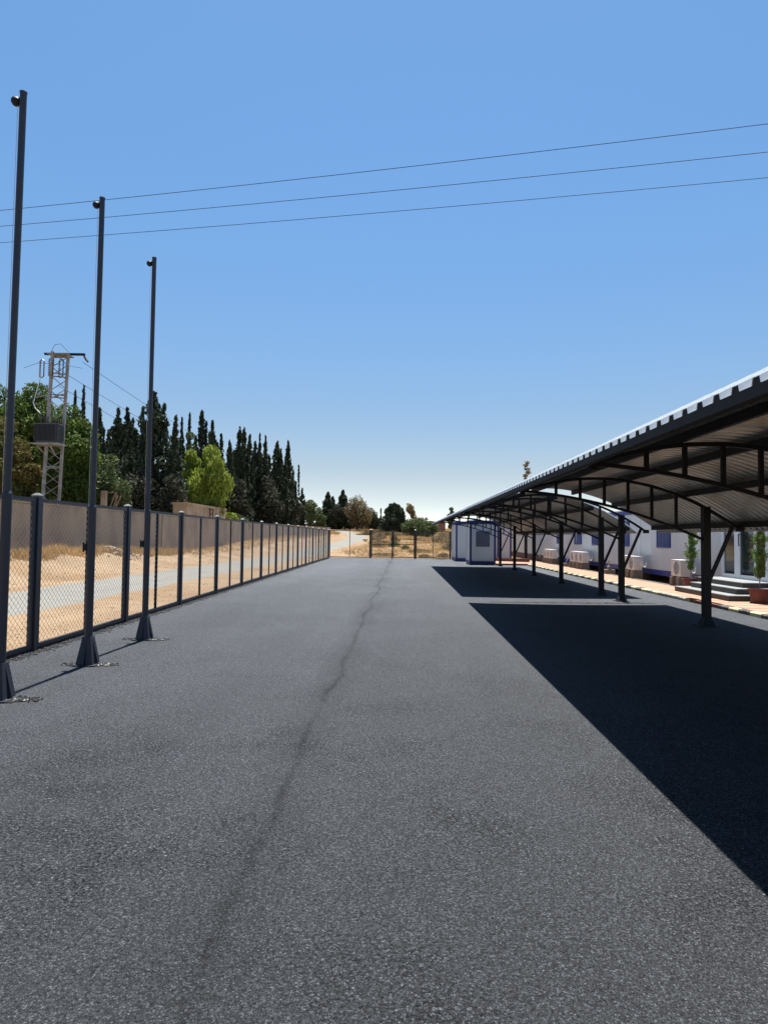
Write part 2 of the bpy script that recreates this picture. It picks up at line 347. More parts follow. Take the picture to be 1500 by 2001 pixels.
while yy < 44.9:
    k = stuff1 if ri % 2 == 0 else stuff2
    for c in range(10): k.box(5.92+c*.325, 5.92+c*.325+.318, yy, yy+.298, .08, .102)
    yy += .305; ri += 1
stuff1.build('far_sand_pavers', 'pv1', walk, kind='stuff'); stuff2.build('far_rose_pavers', 'pv2', walk, kind='stuff')
KM = {}
y = 9.0; i = 0
while y < 39.8:
    L = .46
    if 15.9 < y < 17.3: k = None
    elif 17.3 < y < 20.2: k = 'kworn' if random.random() < .8 else 'kcream'
    else: k = 'kblack' if i % 2 == 0 else 'kcream'
    if k:
        if k not in KM:
            b = MB(); pr = [(0, -.1), (0, .07), (.02, .095), (.15, .10), (.15, -.1)]
            b.add([(x, 0, z) for x, z in pr]+[(x, L-.012, z) for x, z in pr], [tuple(range(5))[::-1], tuple(range(5, 10))]+[(a, (a+1) % 5, 5+(a+1) % 5, 5+a) for a in range(5)])
            KM[k] = b.mesh('kerb_stone', k)
        link('kerb_stone', KM[k], walk, (7.742+random.uniform(-.006, .006), y, random.uniform(-.006, .004)))
    y += L; i += 1
MB().box(7.80, 7.89, 15.9, 17.3, -.08, .07).build('kerb_gap_face', 'red', walk)
for j in range(4):
    if not KM.get('r'): KM['r'] = MB().box(0, .44, 0, .14, -.05, .10).mesh('kerb_stone', 'red')
    link('kerb_stone', KM['r'], walk, (5.92+j*.455, 39.70, 0))
# ------------------------------------------------------------------ side fence
fence = empty('chain_link_fence', (0, 0, 0), label='long navy steel fence with chain link panels between the asphalt and the dirt road', cat='fence')
FH = 2.14; BAY = 3.05
def wire_mesh(L, z0, z1, pitch=.10, m=.95, r=.0025):
    V = []; F = []
    H = z1-z0
    for sgn in (1, -1):
        c = -H/m+.01; yoff = .0021*sgn
        while c < L:
            # x = c + z/m for z in 0..H (mirrored when sgn = -1)
            x0, x1 = max(c, 0), min(c+H/m, L)
            if x1-x0 > .01:
                za, zb = (x0-c)*m, (x1-c)*m
                if sgn < 0: xa, xb = L-x0, L-x1
                else: xa, xb = x0, x1
                d = Vector((xb-xa, 0, zb-za)).normalized(); nn = Vector((-d.z, 0, d.x)); o = len(V)
                for (px_, pz_) in ((xa, za), (xb, zb)):
                    for k in range(3):
                        t = 2*math.pi*k/3; q = nn*math.cos(t)*r; V.append((px_+q.x, yoff+math.sin(t)*r, z0+pz_+q.z))
                F += [(o, o+1, o+4, o+3), (o+1, o+2, o+5, o+4), (o+2, o, o+3, o+5)]
            c += pitch
    b = MB(); b.v = V; b.f = F; b.mi = [0]*len(F); return b
def panel_meshes(L, r=.0025):
    fr = MB(); t = .05
    fr.box(0, L, -.025, .025, FH-t, FH).box(0, L, -.025, .025, .05, .05+t).box(0, t, -.024, .024, .05+t, FH-t).box(L-t, L, -.024, .024, .05+t, FH-t)
    st = MB().box(L/2-.022, L/2+.022, -.022, .022, .05+t, FH-t)
    return fr.mesh('panel_frame', 'navy'), st.mesh('stile', 'navy_d'), wire_mesh(L-2*t, .05+t, FH-t, r=r).mesh('wire_mesh', 'wire')
PMS = panel_meshes(BAY-.13)
post_me = MB().box(-.045, .045, -.045, .045, -.1, 2.16).mesh('post', 'navy')
cap_me = MB().box(-.058, .058, -.058, .058, 2.161, 2.18).add([(-.058, -.058, 2.1805), (.058, -.058, 2.1805), (.058, .058, 2.1805), (-.058, .058, 2.1805), (-.02, -.02, 2.215), (.02, -.02, 2.215), (.02, .02, 2.215), (-.02, .02, 2.215)], [(0, 1, 5, 4), (1, 2, 6, 5), (2, 3, 7, 6), (3, 0, 4, 7), (4, 5, 6, 7)]).mesh('cap', 'cap')
dirv = Vector((-.011, 1, 0)).normalized(); rz = math.atan2(dirv.y, dirv.x)
def add_post(parent, x, y, rot=0):
    p = link('post', post_me, parent, (x, y, 0)); p.rotation_euler.z = rot; link('cap', cap_me, p); return p
def add_panel(parent, x, y, rot, PM):
    f = link('panel_frame', PM[0], parent, (x, y, 0)); f.rotation_euler.z = rot
    link('stile', PM[1], f); w = link('wire_mesh', PM[2], f, (.05, 0, 0)); w['kind'] = 'stuff'; return f
y0 = 8.85-2*BAY
for k in range(16):
    y = y0+k*BAY
    add_post(fence, fence_x(y), y, rz)
    if k < 15 and y > 0:
        yy = y+.06; add_panel(fence, fence_x(yy), yy, rz, PMS)
kp = MB().box(-.02, .02, 0, 47.2, -.05, .045).build('bottom_kerb_plate', 'navy_d', fence); kp.rotation_euler = (0, 0, math.atan(.011)); kp.location = (fence_x(1.2), 1.2, 0)
# end fence and double gate at y = 50
YE = 49.6
endf = empty('end_fence', (0, 0, 0), label='navy chain link fence closing the far end of the asphalt beside the double gate', cat='fence')
def xw(px): return (px-784)/1250*YE
add_post(endf, -5.62, YE, 0)
for a, b in ((-5.56, -2.43), (1.13, 3.75)):
    PM = panel_meshes(b-a, .0012); add_panel(endf, a, YE, 0, PM)
for x in (-2.37, 1.07): add_post(endf, x, YE, 0).scale = (1.3, 1.3, 1.02)
add_post(endf, 3.80, YE, 0)
gate = empty('double_gate', (-2.3, YE, 0), label='two-leaf chain link gate with a mid rail in the middle of the end fence', cat='gate')
def leaf(L):
    fr = MB(); t = .05
    fr.box(0, L, -.025, .025, FH-t, FH).box(0, L, -.025, .025, .08, .08+t).box(0, t, -.024, .024, .08+t, FH-t).box(L-t, L, -.024, .024, .08+t, FH-t).box(t, L-t, -.02, .02, 1.06, 1.11)
    return fr.mesh('leaf', 'navy_d'), wire_mesh(L-2*t, .08+t, FH-t, r=.0012).mesh('wire_mesh', 'wire')
L = 1.62; lm = leaf(L)
for x in (0.02, L+.06):
    f = link('leaf', lm[0], gate, (x, 0, 0)); w = link('wire_mesh', lm[1], f, (.05, 0, 0)); w['kind'] = 'stuff'
    link('mid_stile', MB().box(-.05, .05, -.03, .03, .02, FH).mesh('mid_stile', 'navy_d'), f, (L-.03 if x < 1 else .04, .0, 0)) if x < 1 else None
# ------------------------------------------------------------------ flagpoles
def flagpole():
    r = empty('flagpole')
    MB().bar((0, 0, .02), (0, 0, 2.02), .047, n=20).build('lower_tube', 'navy', r, smooth=False)
    b = MB().bar((0, 0, 2.0), (0, 0, 6.08), .033, n=20); b.bar((0, 0, 2.02), (0, 0, 2.05), .047, n=20, w2=.033); b.build('upper_tube', 'navy', r)
    b = MB(); b.box(-.14, .14, -.14, .14, 0, .018)
    for sx, sy in ((1, 0), (-1, 0), (0, 1), (0, -1)):
        t = .006
        p = [(.045, .02), (.135, .02), (.05, .36), (.045, .36)]
        if sx: vs = [(sx*a, -t, z) for a, z in p]+[(sx*a, t, z) for a, z in p]
        else: vs = [(-t, sy*a, z) for a, z in p]+[(t, sy*a, z) for a, z in p]
        b.add(vs, [(0, 1, 2, 3), (7, 6, 5, 4)]+[(i, 4+i, 4+(i+1) % 4, (i+1) % 4) for i in range(4)])
    # tapered four-sided shroud over the foot
    q = [(-.105, -.105, .021), (.105, -.105, .021), (.105, .105, .021), (-.105, .105, .021), (-.052, -.052, .36), (.052, -.052, .36), (.052, .052, .36), (-.052, .052, .36)]
    b.add(q, [(0, 1, 5, 4), (1, 2, 6, 5), (2, 3, 7, 6), (3, 0, 4, 7), (4, 5, 6, 7)])
    b.build('base', 'navy', r)
    b = MB(); b.bar((-.055, 0, 1.50), (-.10, 0, 1.50), .014, n=10); b.bar((-.10, 0, 1.44), (-.10, 0, 1.56), .012, n=8)
    b.add([(-.05, -.02, 1.44), (-.05, .02, 1.44), (-.05, .02, 1.56), (-.05, -.02, 1.56), (-.105, -.015, 1.49), (-.105, .015, 1.49), (-.105, .015, 1.515), (-.105, -.015, 1.515)], [(0, 1, 5, 4), (1, 2, 6, 5), (2, 3, 7, 6), (3, 0, 4, 7), (4, 5, 6, 7)])
    b.build('cleat', 'navy_d', r)
    b = MB(); b.lathe([(.0, 0), (.034, .005), (.038, .02), (.0, .03)], 16, (0, 0, 6.075)); b.build('finial_cap', 'navy', r)
    b = MB(); b.lathe([(.004, -.048), (.03, -.038), (.046, -.014), (.046, .014), (.03, .038), (.004, .048)], 14, (-.075, 0, 6.0)); b.bar((-.03, 0, 6.02), (-.075, 0, 6.02), .02, n=8); b.build('pulley', 'navy_d', r)
    MB().bar((-.05, 0, 1.55), (-.055, 0, 5.97), .0025, n=4).build('halyard', 'wire', r)
    return r
f0 = flagpole()
for i, (y, x, lb) in enumerate(((6.28, -3.955, 'nearest flagpole, cut by the left edge of the photo'), (8.02, -3.93, 'middle of three dark flagpoles, crossing the sky right of the transformer tower'), (10.0, -4.01, 'farthest and smallest-looking of three dark flagpoles, before the dark cypresses'))):
    o = f0 if i == 0 else copy_tree(f0)
    o.location = (x, y, 0); o.rotation_euler.y = (.006, .002, 0)[i]; o.scale.z = (1.012, .985, 1)[i]; tag(o, lb, 'flagpole', 'flagpoles in a row beside the fence')
def crumbs(name, pts, smin, smax, m, **kw):
    P = np.array(pts); N = len(P); s = rng.uniform(smin, smax, N)[:, None]
    base = np.array([[1, 0, -.3], [-.5, .87, -.3], [-.5, -.87, -.3], [.1, .05, .8], [.6, .6, .3]])
    ang = rng.uniform(0, 6.28, N); c, sn = np.cos(ang), np.sin(ang); V = np.zeros((N, 5, 3))
    for k in range(5):
        b = base[k]+rng.uniform(-.3, .3, (N, 3)); V[:, k, 0] = b[:, 0]*c-b[:, 1]*sn; V[:, k, 1] = b[:, 0]*sn+b[:, 1]*c; V[:, k, 2] = b[:, 2]*.8
    V = V*s[:, :, None]+P[:, None, :]; V[:, :, 2] += s*.25
    F = np.array([[0, 2, 1], [0, 1, 4], [1, 3, 4], [0, 4, 3], [1, 2, 3], [2, 0, 3]])[None]+(np.arange(N)*5)[:, None, None]
    return quads(name, V.reshape(-1, 3), F.reshape(-1, 3), m, **kw)
def around(cx, cy, rx, ry, n, r0=.2):
    a = []
    while len(a) < n:
        u, v = random.gauss(0, .55), random.gauss(0, .45)
        if r0 < math.hypot(u, v) < 1.5: a.append((cx+u*rx, cy+v*ry, .002))
    return a
for (x, y), nm in (((-3.955, 6.28), 'nearest'), ((-3.93, 8.02), 'middle'), ((-4.01, 10.0), 'farthest')):
    crumbs('asphalt_crumbs', around(x+.03, y, .27, .12, 650, .3), .005, .02, 'crumb', label='loose black asphalt crumbs round the foot of the %s flagpole' % nm, cat='rubble', kind='stuff')
    crumbs('stone_chips', around(x+.16, y-.04, .13, .07, 14, .2), .010, .026, 'stone', label='pale stone chips at the foot of the %s flagpole' % nm, cat='stones', kind='stuff')
pts = []
for i in range(11000):
    y = 5.5+44*random.random()**1.7; pts.append((fence_x(y)+abs(random.gauss(0, .09))-.02+(.12 if random.random() < .03 else 0), y, .0))
crumbs('edge_crumbs', pts, .006, .022, 'crumb', label='ragged line of black asphalt crumbs along the foot of the fence', cat='rubble', kind='stuff')
pts = [(random.uniform(-7.3, -5.35)-.0, y, -.045) for y in 6+30*rng.random(1500)**1.5]
crumbs('roadside_gravel', pts, .006, .02, 'rstone', label='scattered brown gravel between the fence and the dirt road', cat='gravel', kind='stuff')
# ------------------------------------------------------------------ carports
tx = [2.40, 3.07, 3.6, 4.0, 4.45, 4.9, 5.37, 5.9, 6.55]; tz = [2.60, 2.785, 2.845, 2.85, 2.79, 2.695, 2.55, 2.31, 1.90]
PT = np.polyfit(tx, tz, 3); PB = np.polyfit([2.4, 3.1, 4.0, 4.9, 5.85], [2.58, 2.53, 2.325, 2.05, 1.69], 2)
def zt(x): return float(np.polyval(PT, x))
def zb(x): return float(np.polyval(PB, x))
def zs(x):  # roof sheet level
    e = 2.425+(x-1.75)*.52
    return min(zt(x)+.15, e) if x < 2.5 else zt(x)+.15
PX = 5.93
def truss_parts():
    top = MB().path([(x, 0, zt(x)) for x in np.linspace(2.36, 6.60, 26)], .052, .052)
    bot = MB().path([(x, 0, zb(x)) for x in np.linspace(2.40, PX-.02, 20)], .048, .048)
    br = MB().bar((PX+.06, 0, .88), (6.45, 0, zt(6.45)-.03), .06, .06)
    strs = [MB().box(x-.026, x+.026, -.023, .023, zb(x)+.022, zt(x)-.024) for x in (3.03, 3.50, 3.97, 4.43, 4.89, 5.36)]
    pl = [MB().box(2.33, 2.42, -.035, .035, zt(2.4)-.09, zt(2.4)+.0), MB().box(6.52, 6.66, -.034, .034, zt(6.6)-.035, zt(6.6)+.06)]
    return top.mesh('top_chord', 'navy_d'), bot.mesh('bottom_chord', 'navy_d'), br.mesh('brace', 'navy_d'), [s.mesh('strut', 'navy_d') for s in strs], [p.mesh('end_plate', 'navy_d') for p in pl]
TP = truss_parts()
pm = MB().box(PX-.068, PX+.068, -.068, .068, .0, zt(PX)+.03).mesh('post', 'navy_d')
bm_ = MB().box(PX-.17, PX+.17, -.17, .17, .0, .014)
bm_.add([(PX-.125, -.125, .015), (PX+.125, -.125, .015), (PX+.125, .125, .015), (PX-.125, .125, .015), (PX-.070, -.070, .15), (PX+.070, -.070, .15), (PX+.070, .070, .15), (PX-.070, .070, .15)], [(0, 1, 5, 4), (1, 2, 6, 5), (2, 3, 7, 6), (3, 0, 4, 7)])
bm_ = bm_.mesh('base_plate', 'navy_d')
# one roof sheet = 1 m wide, five ribs, two skins 4 mm apart
def sheet_mesh(w=1.0):
    prof = []; nr = 5
    for i in range(nr):
        y = i*w/nr; prof += [(y, 0), (y+.052, 0), (y+.066, .045), (y+.126, .045), (y+.140, 0)]
    prof.append((w, 0)); xs = list(np.linspace(1.75, 6.78, 30)); n = len(prof); V = []; F = []; mi = []
    for lay, off in ((0, 0), (1, -.004)):
        for x in xs:
            for (y, h) in prof: V.append((x, y, zs(x)+h+off))
    k = len(xs)*n
    for i in range(len(xs)-1):
        for j in range(n-1):
            a = i*n+j; F.append((a, a+n, a+n+1, a+1)); mi.append(0); F.append((k+a, k+a+1, k+a+n+1, k+a+n)); mi.append(1)
    for i in (0, len(xs)-1):
        for j in range(n-1): a = i*n+j; F.append((a, a+1, k+a+1, k+a)); mi.append(1)
    for j in (0, n-1):
        for i in range(len(xs)-1): a = i*n+j; F.append((a, a+n, k+a+n, k+a)); mi.append(0)
    b = MB(); b.v = V; b.f = F; b.mi = mi
    for x in (xs[0]+.004, xs[-1]-.004):      # dark caps painting in the shade inside the open rib ends
        for i in range(nr):
            y = i*w/nr; b.add([(x, y+.054, zs(x)-.006), (x, y+.138, zs(x)-.006), (x, y+.126, zs(x)+.0405), (x, y+.066, zs(x)+.0405)], [(0, 1, 2, 3)], 2)
    return b.mesh('roof_sheet', ['sheet', 'under', 'fascia'])
SM = sheet_mesh()
def carport(name_label, ty, y0, y1, pbeam):
    r = empty('carport', (0, 0, 0), label=name_label, cat='carport', group='carports along the right side of the lot')
    for y in ty:
        p = link('post', pm, r, (0, y, 0)); link('base_plate', bm_, p)
        t = link('truss', TP[0], r, (0, y, 0)); link('bottom_chord', TP[1], t); link('brace', TP[2], t); [link('end_plate', q, t) for q in TP[4]]
        for s in TP[3]: link('strut', s, t)
    n = int(round(y1-y0)); sc = (y1-y0)/n
    for i in range(n):
        o = link('roof_sheet', SM, r, (0, y0+i*sc, 0)); o.scale = (1, sc, 1)
    for x in (2.40, 3.45, 4.5, 5.55, 6.58):
        zc = zt(x)+.03; sl = math.atan((zt(x+.05)-zt(x-.05))/.1)
        MB().box(x-.03, x+.03, y0+.02, min(y1-.02, pbeam), zc+.002, zs(x)-.007).build('purlin', 'navy_d', r)
    MB().box(1.738, 1.749, y0, y1, 2.362, 2.424).box(1.7495, 1.80, y0, y1, 2.362, 2.37).build('fascia', 'fascia', r)
    zr = zs(6.78)
    MB().box(6.785, 6.80, y0, y1, zr-.045, zr+.005).build('eave_trim', 'under', r)
    return r
carport('near arched carport with a white ribbed roof, filling the right side of the photo', [-1.4, 3.3, 8.0, 12.65, 17.45], -1.9, 17.1, 17.0)
c2 = carport('far arched carport beyond the sunlit gap, running back to the white guard booth', [19.2, 23.95, 28.85, 33.75, 38.6], 18.72, 37.7, 37.6)
# ------------------------------------------------------------------ office building of prefab cabins
bld = empty('prefab_office', (10, 14, 0), label='long white prefab office row with blue base band and blue barred windows behind the carports', cat='building')
def bpart(mb, name, m, **kw):
    o = mb.build(name, m, bld, **kw); o.location = (-10, -14, 0); return o
WX = 10.0
wins = [(24.1, 25.35), (28.4, 29.75), (32.6, 33.9), (35.85, 37.3), (40.1, 41.5)]
DOOR = (17.75, 20.3)
bpart(MB().box(WX+.062, 16, 12, 61, .3, 2.90), 'cabin_core', 'panel')
y = 12.0
while y < 60.9:
    y1 = min(y+1.16, 61)
    # wall panels 1.15 m wide with open joints between them; those under the door stop at its jambs
    a, b = y, y1-.012
    if DOOR[0] < a < DOOR[1] and b <= DOOR[1]: y = y1; continue
    if a < DOOR[0] < b: b = DOOR[0]-.005
    if a < DOOR[1] < b: a = DOOR[1]+.005
    bpart(MB().box(WX+.012, WX+.06, a, b, .50, 2.75), 'wall_panel', 'panel'); y = y1
for (a, b) in ((12, 17.7), (20.35, 45.0)): bpart(MB().box(WX-.004, WX+.061, a, b, .30, .498), 'base_band', 'blue')
bpart(MB().box(WX-.004, WX+.061, 45.0, 61, .1, .498), 'red_base_band', 'red')
bpart(MB().box(WX-.03, WX+.061, 12, 61, 2.752, 2.93), 'top_band', 'blue')
bpart(MB().box(WX-.06, 16.1, 11.95, 61.05, 2.931, 2.97), 'roof', 'panel_w')
for y in (17.6, 22.42, 27.25, 32.1, 36.9, 41.75, 46.6, 51.5, 56.3):
    bpart(MB().box(WX-.012, WX+.0115, y-.075, y-.005, .30, 2.75).box(WX-.012, WX+.0115, y+.005, y+.075, .30, 2.75), 'joint_trim', 'panel_w')
for (a, b) in wins:
    f = MB().box(WX-.03, WX+.011, a, b, 1.375, 1.43).box(WX-.03, WX+.011, a, b, 2.43, 2.48).box(WX-.03, WX+.011, a, a+.05, 1.431, 2.429).box(WX-.03, WX+.011, b-.05, b, 1.431, 2.429)
    w = bpart(f, 'window', 'blue')
    q = MB().box(WX-.004, WX+.010, a+.051, b-.051, 1.432, 2.428).build('pane', 'dblue', w)
    for k in range(9):
        yb = a+.10+k*(b-a-.2)/8; MB().box(WX-.052, WX-.036, yb-.011, yb+.011, 1.34, 2.50).build('bar', 'bars', w)
    MB().box(WX-.036, WX-.0305, a, b, 1.46, 1.485).box(WX-.036, WX-.0305, a, b, 2.40, 2.425).build('bar_rail', 'blue', w)
# entrance door unit
d = bpart(MB().box(WX-.02, WX+.06, 20.14, 20.30, .52, 2.62).box(WX-.02, WX+.06, 17.75, 17.87, .52, 2.62).box(WX-.02, WX+.06, 18.28, 18.43, .52, 2.62).box(WX-.02, WX+.06, 19.20, 19.50, .52, 2.62)
          .box(WX-.018, WX+.06, 17.87, 20.14, .52, .66).box(WX-.018, WX+.06, 17.87, 20.14, 2.54, 2.62), 'entrance_door', 'panel_w')
for a, b in ((17.87, 18.28), (18.43, 19.20), (19.50, 20.14)):
    MB().box(WX+.012, WX+.02, a, b, .66, 2.54).build('pane', 'glass', d)
MB().bar((WX-.07, 19.16, 1.52), (WX-.07, 19.16, 1.86), .014, n=8).bar((WX-.07, 19.16, 1.53), (WX-.02, 19.16, 1.53), .012, n=8).bar((WX-.07, 19.16, 1.85), (WX-.02, 19.16, 1.85), .012, n=8).build('door_handle', 'cable', d)
MB().box(17.9, 17.91, 0, 0, 0, 0)
for y in (12.6, 17.1, 21.2, 27.2, 32.0, 37.0, 42.0, 48, 54, 60):
    bpart(MB().box(10.05, 10.45, y, y+.4, .03, .297), 'foundation_block', 'concrete')
# entrance steps
st = empty('entrance_steps', (9.4, 18.3, 0), label='three dark stone steps with grey treads up to the glass door', cat='steps')
for (x0, a, b, z0, z1) in ((8.42, 16.75, 20.0, .03, .25), (8.80, 17.10, 19.75, .251, .40), (9.15, 17.45, 20.2, .401, .54)):
    s = MB().box(x0, 9.97, a, b, z0, z1-.025).build('step', 'step_d', st); s.location = (-9.4, -18.3, 0)
    t = MB().box(x0-.02, 9.975, a-.02, b+.02, z1-.0249, z1).build('tread', 'step_t', s)
# ------------------------------------------------------------------ air conditioners on blocks
def ac():
    r = empty('air_conditioner')
    MB().box(0, .32, 0, .76, .03, .53).build('casing', 'ac', r, bevel=.012)
    MB().box(-.008, .328, -.008, .768, .531, .545).build('top_cover', 'panel_w', r)
    b = MB()
    for rr in (.06, .11, .16, .20):
        for i in range(24):
            a0, a1 = i*math.pi/12, (i+1)*math.pi/12
            b.bar((-.008, .32+rr*math.cos(a0), .28+rr*math.sin(a0)), (-.008, .32+rr*math.cos(a1), .28+rr*math.sin(a1)), .004, n=4)
    for i in range(12):
        a0 = i*math.pi/6; b.bar((-.009, .32+.04*math.cos(a0), .28+.04*math.sin(a0)), (-.009, .32+.21*math.cos(a0), .28+.21*math.sin(a0)), .003, n=4)
    b.build('fan_grille', 'panel_w', r)
    b = MB(); N = 24; b.add([(-.002, .32+.21*math.cos(2*math.pi*i/N), .28+.21*math.sin(2*math.pi*i/N)) for i in range(N)], [tuple(range(N))[::-1]]); b.build('fan_opening', 'acdark', r)
    MB().box(.08, .26, -.02, -.002, .36, .44).build('carry_handle', 'panel_w', r)
    MB().box(.24, .345, -.035, -.002, .16, .36).build('valve_cover', 'white', r, bevel=.01)
    MB().tube([(.33, -.03, .24), (.37, -.07, .14), (.43, -.08, .18), (.46, -.06, .34)], .018).build('pipe', 'white', r)
    MB().box(.02, .30, .08, .14, 0, .029).box(.02, .30, .62, .68, 0, .029).build('foot', 'acdark', r)
    return r
ac0 = ac(); acs = [(21.7, 'nearest air conditioner, left of the potted conifer by the steps'), (26.0, 'near one of the two air conditioners past the second joint of the office wall'), (26.95, 'rear one of the two air conditioners past the second joint of the office wall'),
 (33.3, 'nearest of the row of three air conditioners seen between the far carport posts'), (34.15, 'middle of the row of three air conditioners seen between the far carport posts'), (35.0, 'last of the row of three air conditioners seen between the far carport posts'),
 (39.9, 'nearest of the farthest three air conditioners'), (40.75, 'middle of the farthest three air conditioners'), (41.6, 'last of the farthest three air conditioners')]
blk = MB().box(0, .42, 0, .2, 0, .30).mesh('concrete_block', 'concrete')
names = ['nearest air conditioner', 'front air conditioner of the pair', 'rear air conditioner of the pair', 'first air conditioner of the middle three', 'second air conditioner of the middle three', 'third air conditioner of the middle three', 'first of the farthest three air conditioners', 'second of the farthest three air conditioners', 'third of the farthest three air conditioners']
for i, (y, lb) in enumerate(acs):
    o = ac0 if i == 0 else copy_tree(ac0); o.location = (9.33, y, .405); o.scale = (1.05, 1.0, 1.08); tag(o, lb, 'air conditioner', 'air conditioners standing on blocks along the office')
    for dy, w in ((.02, 'near end'), (.54, 'far end')):
        b = link('concrete_block', blk, None, (9.27, y+dy, .103), label='concrete block under the %s of the %s' % (w, names[i]), cat='concrete block', group='concrete blocks carrying the air conditioners')
for y, lb in ((29.4, 'upright chrome pipe loop and valve on a block between the near air conditioners'), (36.7, 'small dark pump with pipe loop beyond the row of three air conditioners')):
    r = empty('water_pump', (9.45, y, .3), label=lb, cat='pump')
    MB().bar((0, -.15, .1), (0, .15, .1), .07, n=12).box(-.08, .08, -.12, .12, 0, .03).build('motor', 'dblue' if y > 30 else 'acdark', r)
    MB().tube([(-.02, -.1, .1), (-.02, -.1, .42), (-.02, -.06, .48), (-.02, .02, .48), (-.02, .06, .42), (-.02, .06, .15)], .017, n=8).build('pipe_loop', 'steel', r)
    link('concrete_block', MB().box(-.15, .3, -.22, .22, 0, .195).mesh('concrete_block', 'concrete'), None, (9.35, y, .103), label='concrete block under the %s' % ('chrome pipe loop' if y < 30 else 'small dark pump'), cat='concrete block')
# ------------------------------------------------------------------ cabins at the far end
def cabin(label, name, x0, x1, y0, y1, z0, z1, window=None, posts=()):
    r = empty(name, ((x0+x1)/2, (y0+y1)/2, 0), label=label, cat='cabin')
    def P(mb, n, m, par=None):
        o = mb.build(n, m, par or r)
        if not par: o.location = (-r.location.x, -r.location.y, 0)
        return o
    P(MB().box(x0+.03, x1-.03, y0+.03, y1-.03, z0+.2, z1-.2), 'wall', 'panel')
    n = max(1, int((x1-x0-.2)/1.0)); w = (x1-x0-.2)/n
    for i in range(n): P(MB().box(x0+.1+i*w+.006, x0+.1+(i+1)*w-.006, y0+.008, y0+.03, z0+.26, z1-.26), 'wall_panel', 'panel')
    P(MB().box(x0, x1, y0, y1, z0, z0+.2), 'base', 'dblue'); P(MB().box(x0-.04, x1+.04, y0-.04, y1+.04, z1-.2, z1), 'top_band', 'dblue')
    P(MB().box(x0-.02, x1+.02, y0-.02, y1+.02, z1+.001, z1+.03), 'roof', 'panel_w')
    for x in posts or (x0, x1-.1):
        P(MB().box(x, x+.12, y0-.006, y0+.09, z0+.201, z1-.201), 'corner_post', 'dblue')
    P(MB().box(x0-.01, x0+.028, y1-.1, y1, z0+.201, z1-.201), 'corner_post', 'panel_w')
    if window:
        a, b, c, d_ = window
        f = P(MB().box(a, b, y0-.03, y0+.007, c-.05, c).box(a, b, y0-.03, y0+.007, d_, d_+.05).box(a-.05, a, y0-.03, y0+.007, c-.05, d_+.05).box(b, b+.05, y0-.03, y0+.007, c-.05, d_+.05), 'window', 'panel_w')
        P(MB().box(a+.001, b-.001, y0-.004, y0+.0075, c+.001, d_-.001), 'pane', 'acdark', f)
        for k in range(7): xb = a+.06+k*(b-a-.12)/6; P(MB().box(xb-.014, xb+.014, y0-.05, y0-.031, c-.04, d_+.04), 'bar', 'bars', f)
    return r
cabin('small white guard booth with blue corner posts and barred window beyond the far carport', 'guard_booth', 4.25, 5.86, 40.0, 42.3, .03, 2.74, (4.62, 5.50, 1.12, 2.10))
cabin('white cabin with blue base behind the guard booth, its bright side facing the field', 'prefab_cabin', 3.84, 7.75, 45.4, 49.0, .03, 2.80, None, (3.84, 6.75, 7.65))
MB().box(0, 2.6, -.12, .12, 0, .22).build('low_wall', 'red', None, loc=(6.35, 44.3, .10), label='low brown-red wall on the pavement right of the guard booth', cat='wall').rotation_euler.z = -.62
MB().box(-.09, .09, -.09, .09, 0, 2.35).box(-.14, .14, -.14, .14, 0, .02).build('steel_column', 'navy_d', None, loc=(8.42, 43.6, .1), label='dark square column against the far office wall, behind the last carport posts', cat='column')
# ------------------------------------------------------------------ boundary wall, gate, hut
wall = empty('boundary_wall', (-16.2, 0, 0), label='long brown rendered boundary wall beyond the dirt road', cat='wall')
y = -6
while y < 143:
    y1 = y+3.0
    if 42.9 < y < 45.5: y = 46.2; continue
    if y < 42.9 < y1: y1 = 42.9
    zb_ = float(hgt(-16.2, (y+y1)/2)); top = 2.98 if y < 60 else 2.98+(y-60)*.0085
    MB().box(-.11, .11, y, y1-.004, zb_-.6, top-.06+random.uniform(-.012, .012)).build('wall_section', 'wallc', wall)
    MB().box(-.14, .14, y, y1-.006, top-.045, top+.02).build('coping', 'wallc', wall)
    y = y1
for yy in (42.5, 46.2): MB().box(-.2, .2, yy, yy+.42, 0, 3.05).build('gate_pier', 'hut', wall)
gt = empty('metal_gate', (-16.15, 42.93, .45), label='slate grey sheet metal gate in the boundary wall seen through the fence', cat='gate')
for k in range(2):
    lf = MB().box(-.02, .02, k*1.63+.01, k*1.63+1.62, .0, 2.45).build('gate_leaf', 'gate', gt)
    for j in range(8): MB().box(.021, .04, k*1.63+.08+j*.2, k*1.63+.12+j*.2, .05, 2.4).build('rib', 'gate', lf)
hut = empty('concrete_hut', (-17.0, 54, 0), label='low sand-coloured hut rising behind the boundary wall under the bright green tree', cat='hut')
b = MB().box(-.55, .55, -5.4, 5.4, 0, 3.98).build('wall', 'hut', hut)
MB().box(-.62, .62, -5.5, 5.5, 3.981, 4.14).build('roof_slab', 'hut', hut)
r = MB()
for yy in (.3, 1.2): r.bar((.60, yy, 3.1), (.60, yy, 3.9), .05, .05)
r.bar((.60, .1, 3.85), (.60, 1.4, 3.85), .05, .05).bar((.60, .3, 3.5), (.60, 1.2, 3.5), .04, .04).bar((.60, .1, 3.9), (.60, .6, 3.3), .03, .03)
r.build('rusty_bracket', 'rust', hut)
tf = empty('timber_frame', (-18.3, 38.8, 0), label='beige post and leaning timber struts above the wall beside the second flagpole', cat='timber frame')
MB().box(-.14, .14, -.14, .14, 0, 4.3).build('pillar', 'hut', tf)
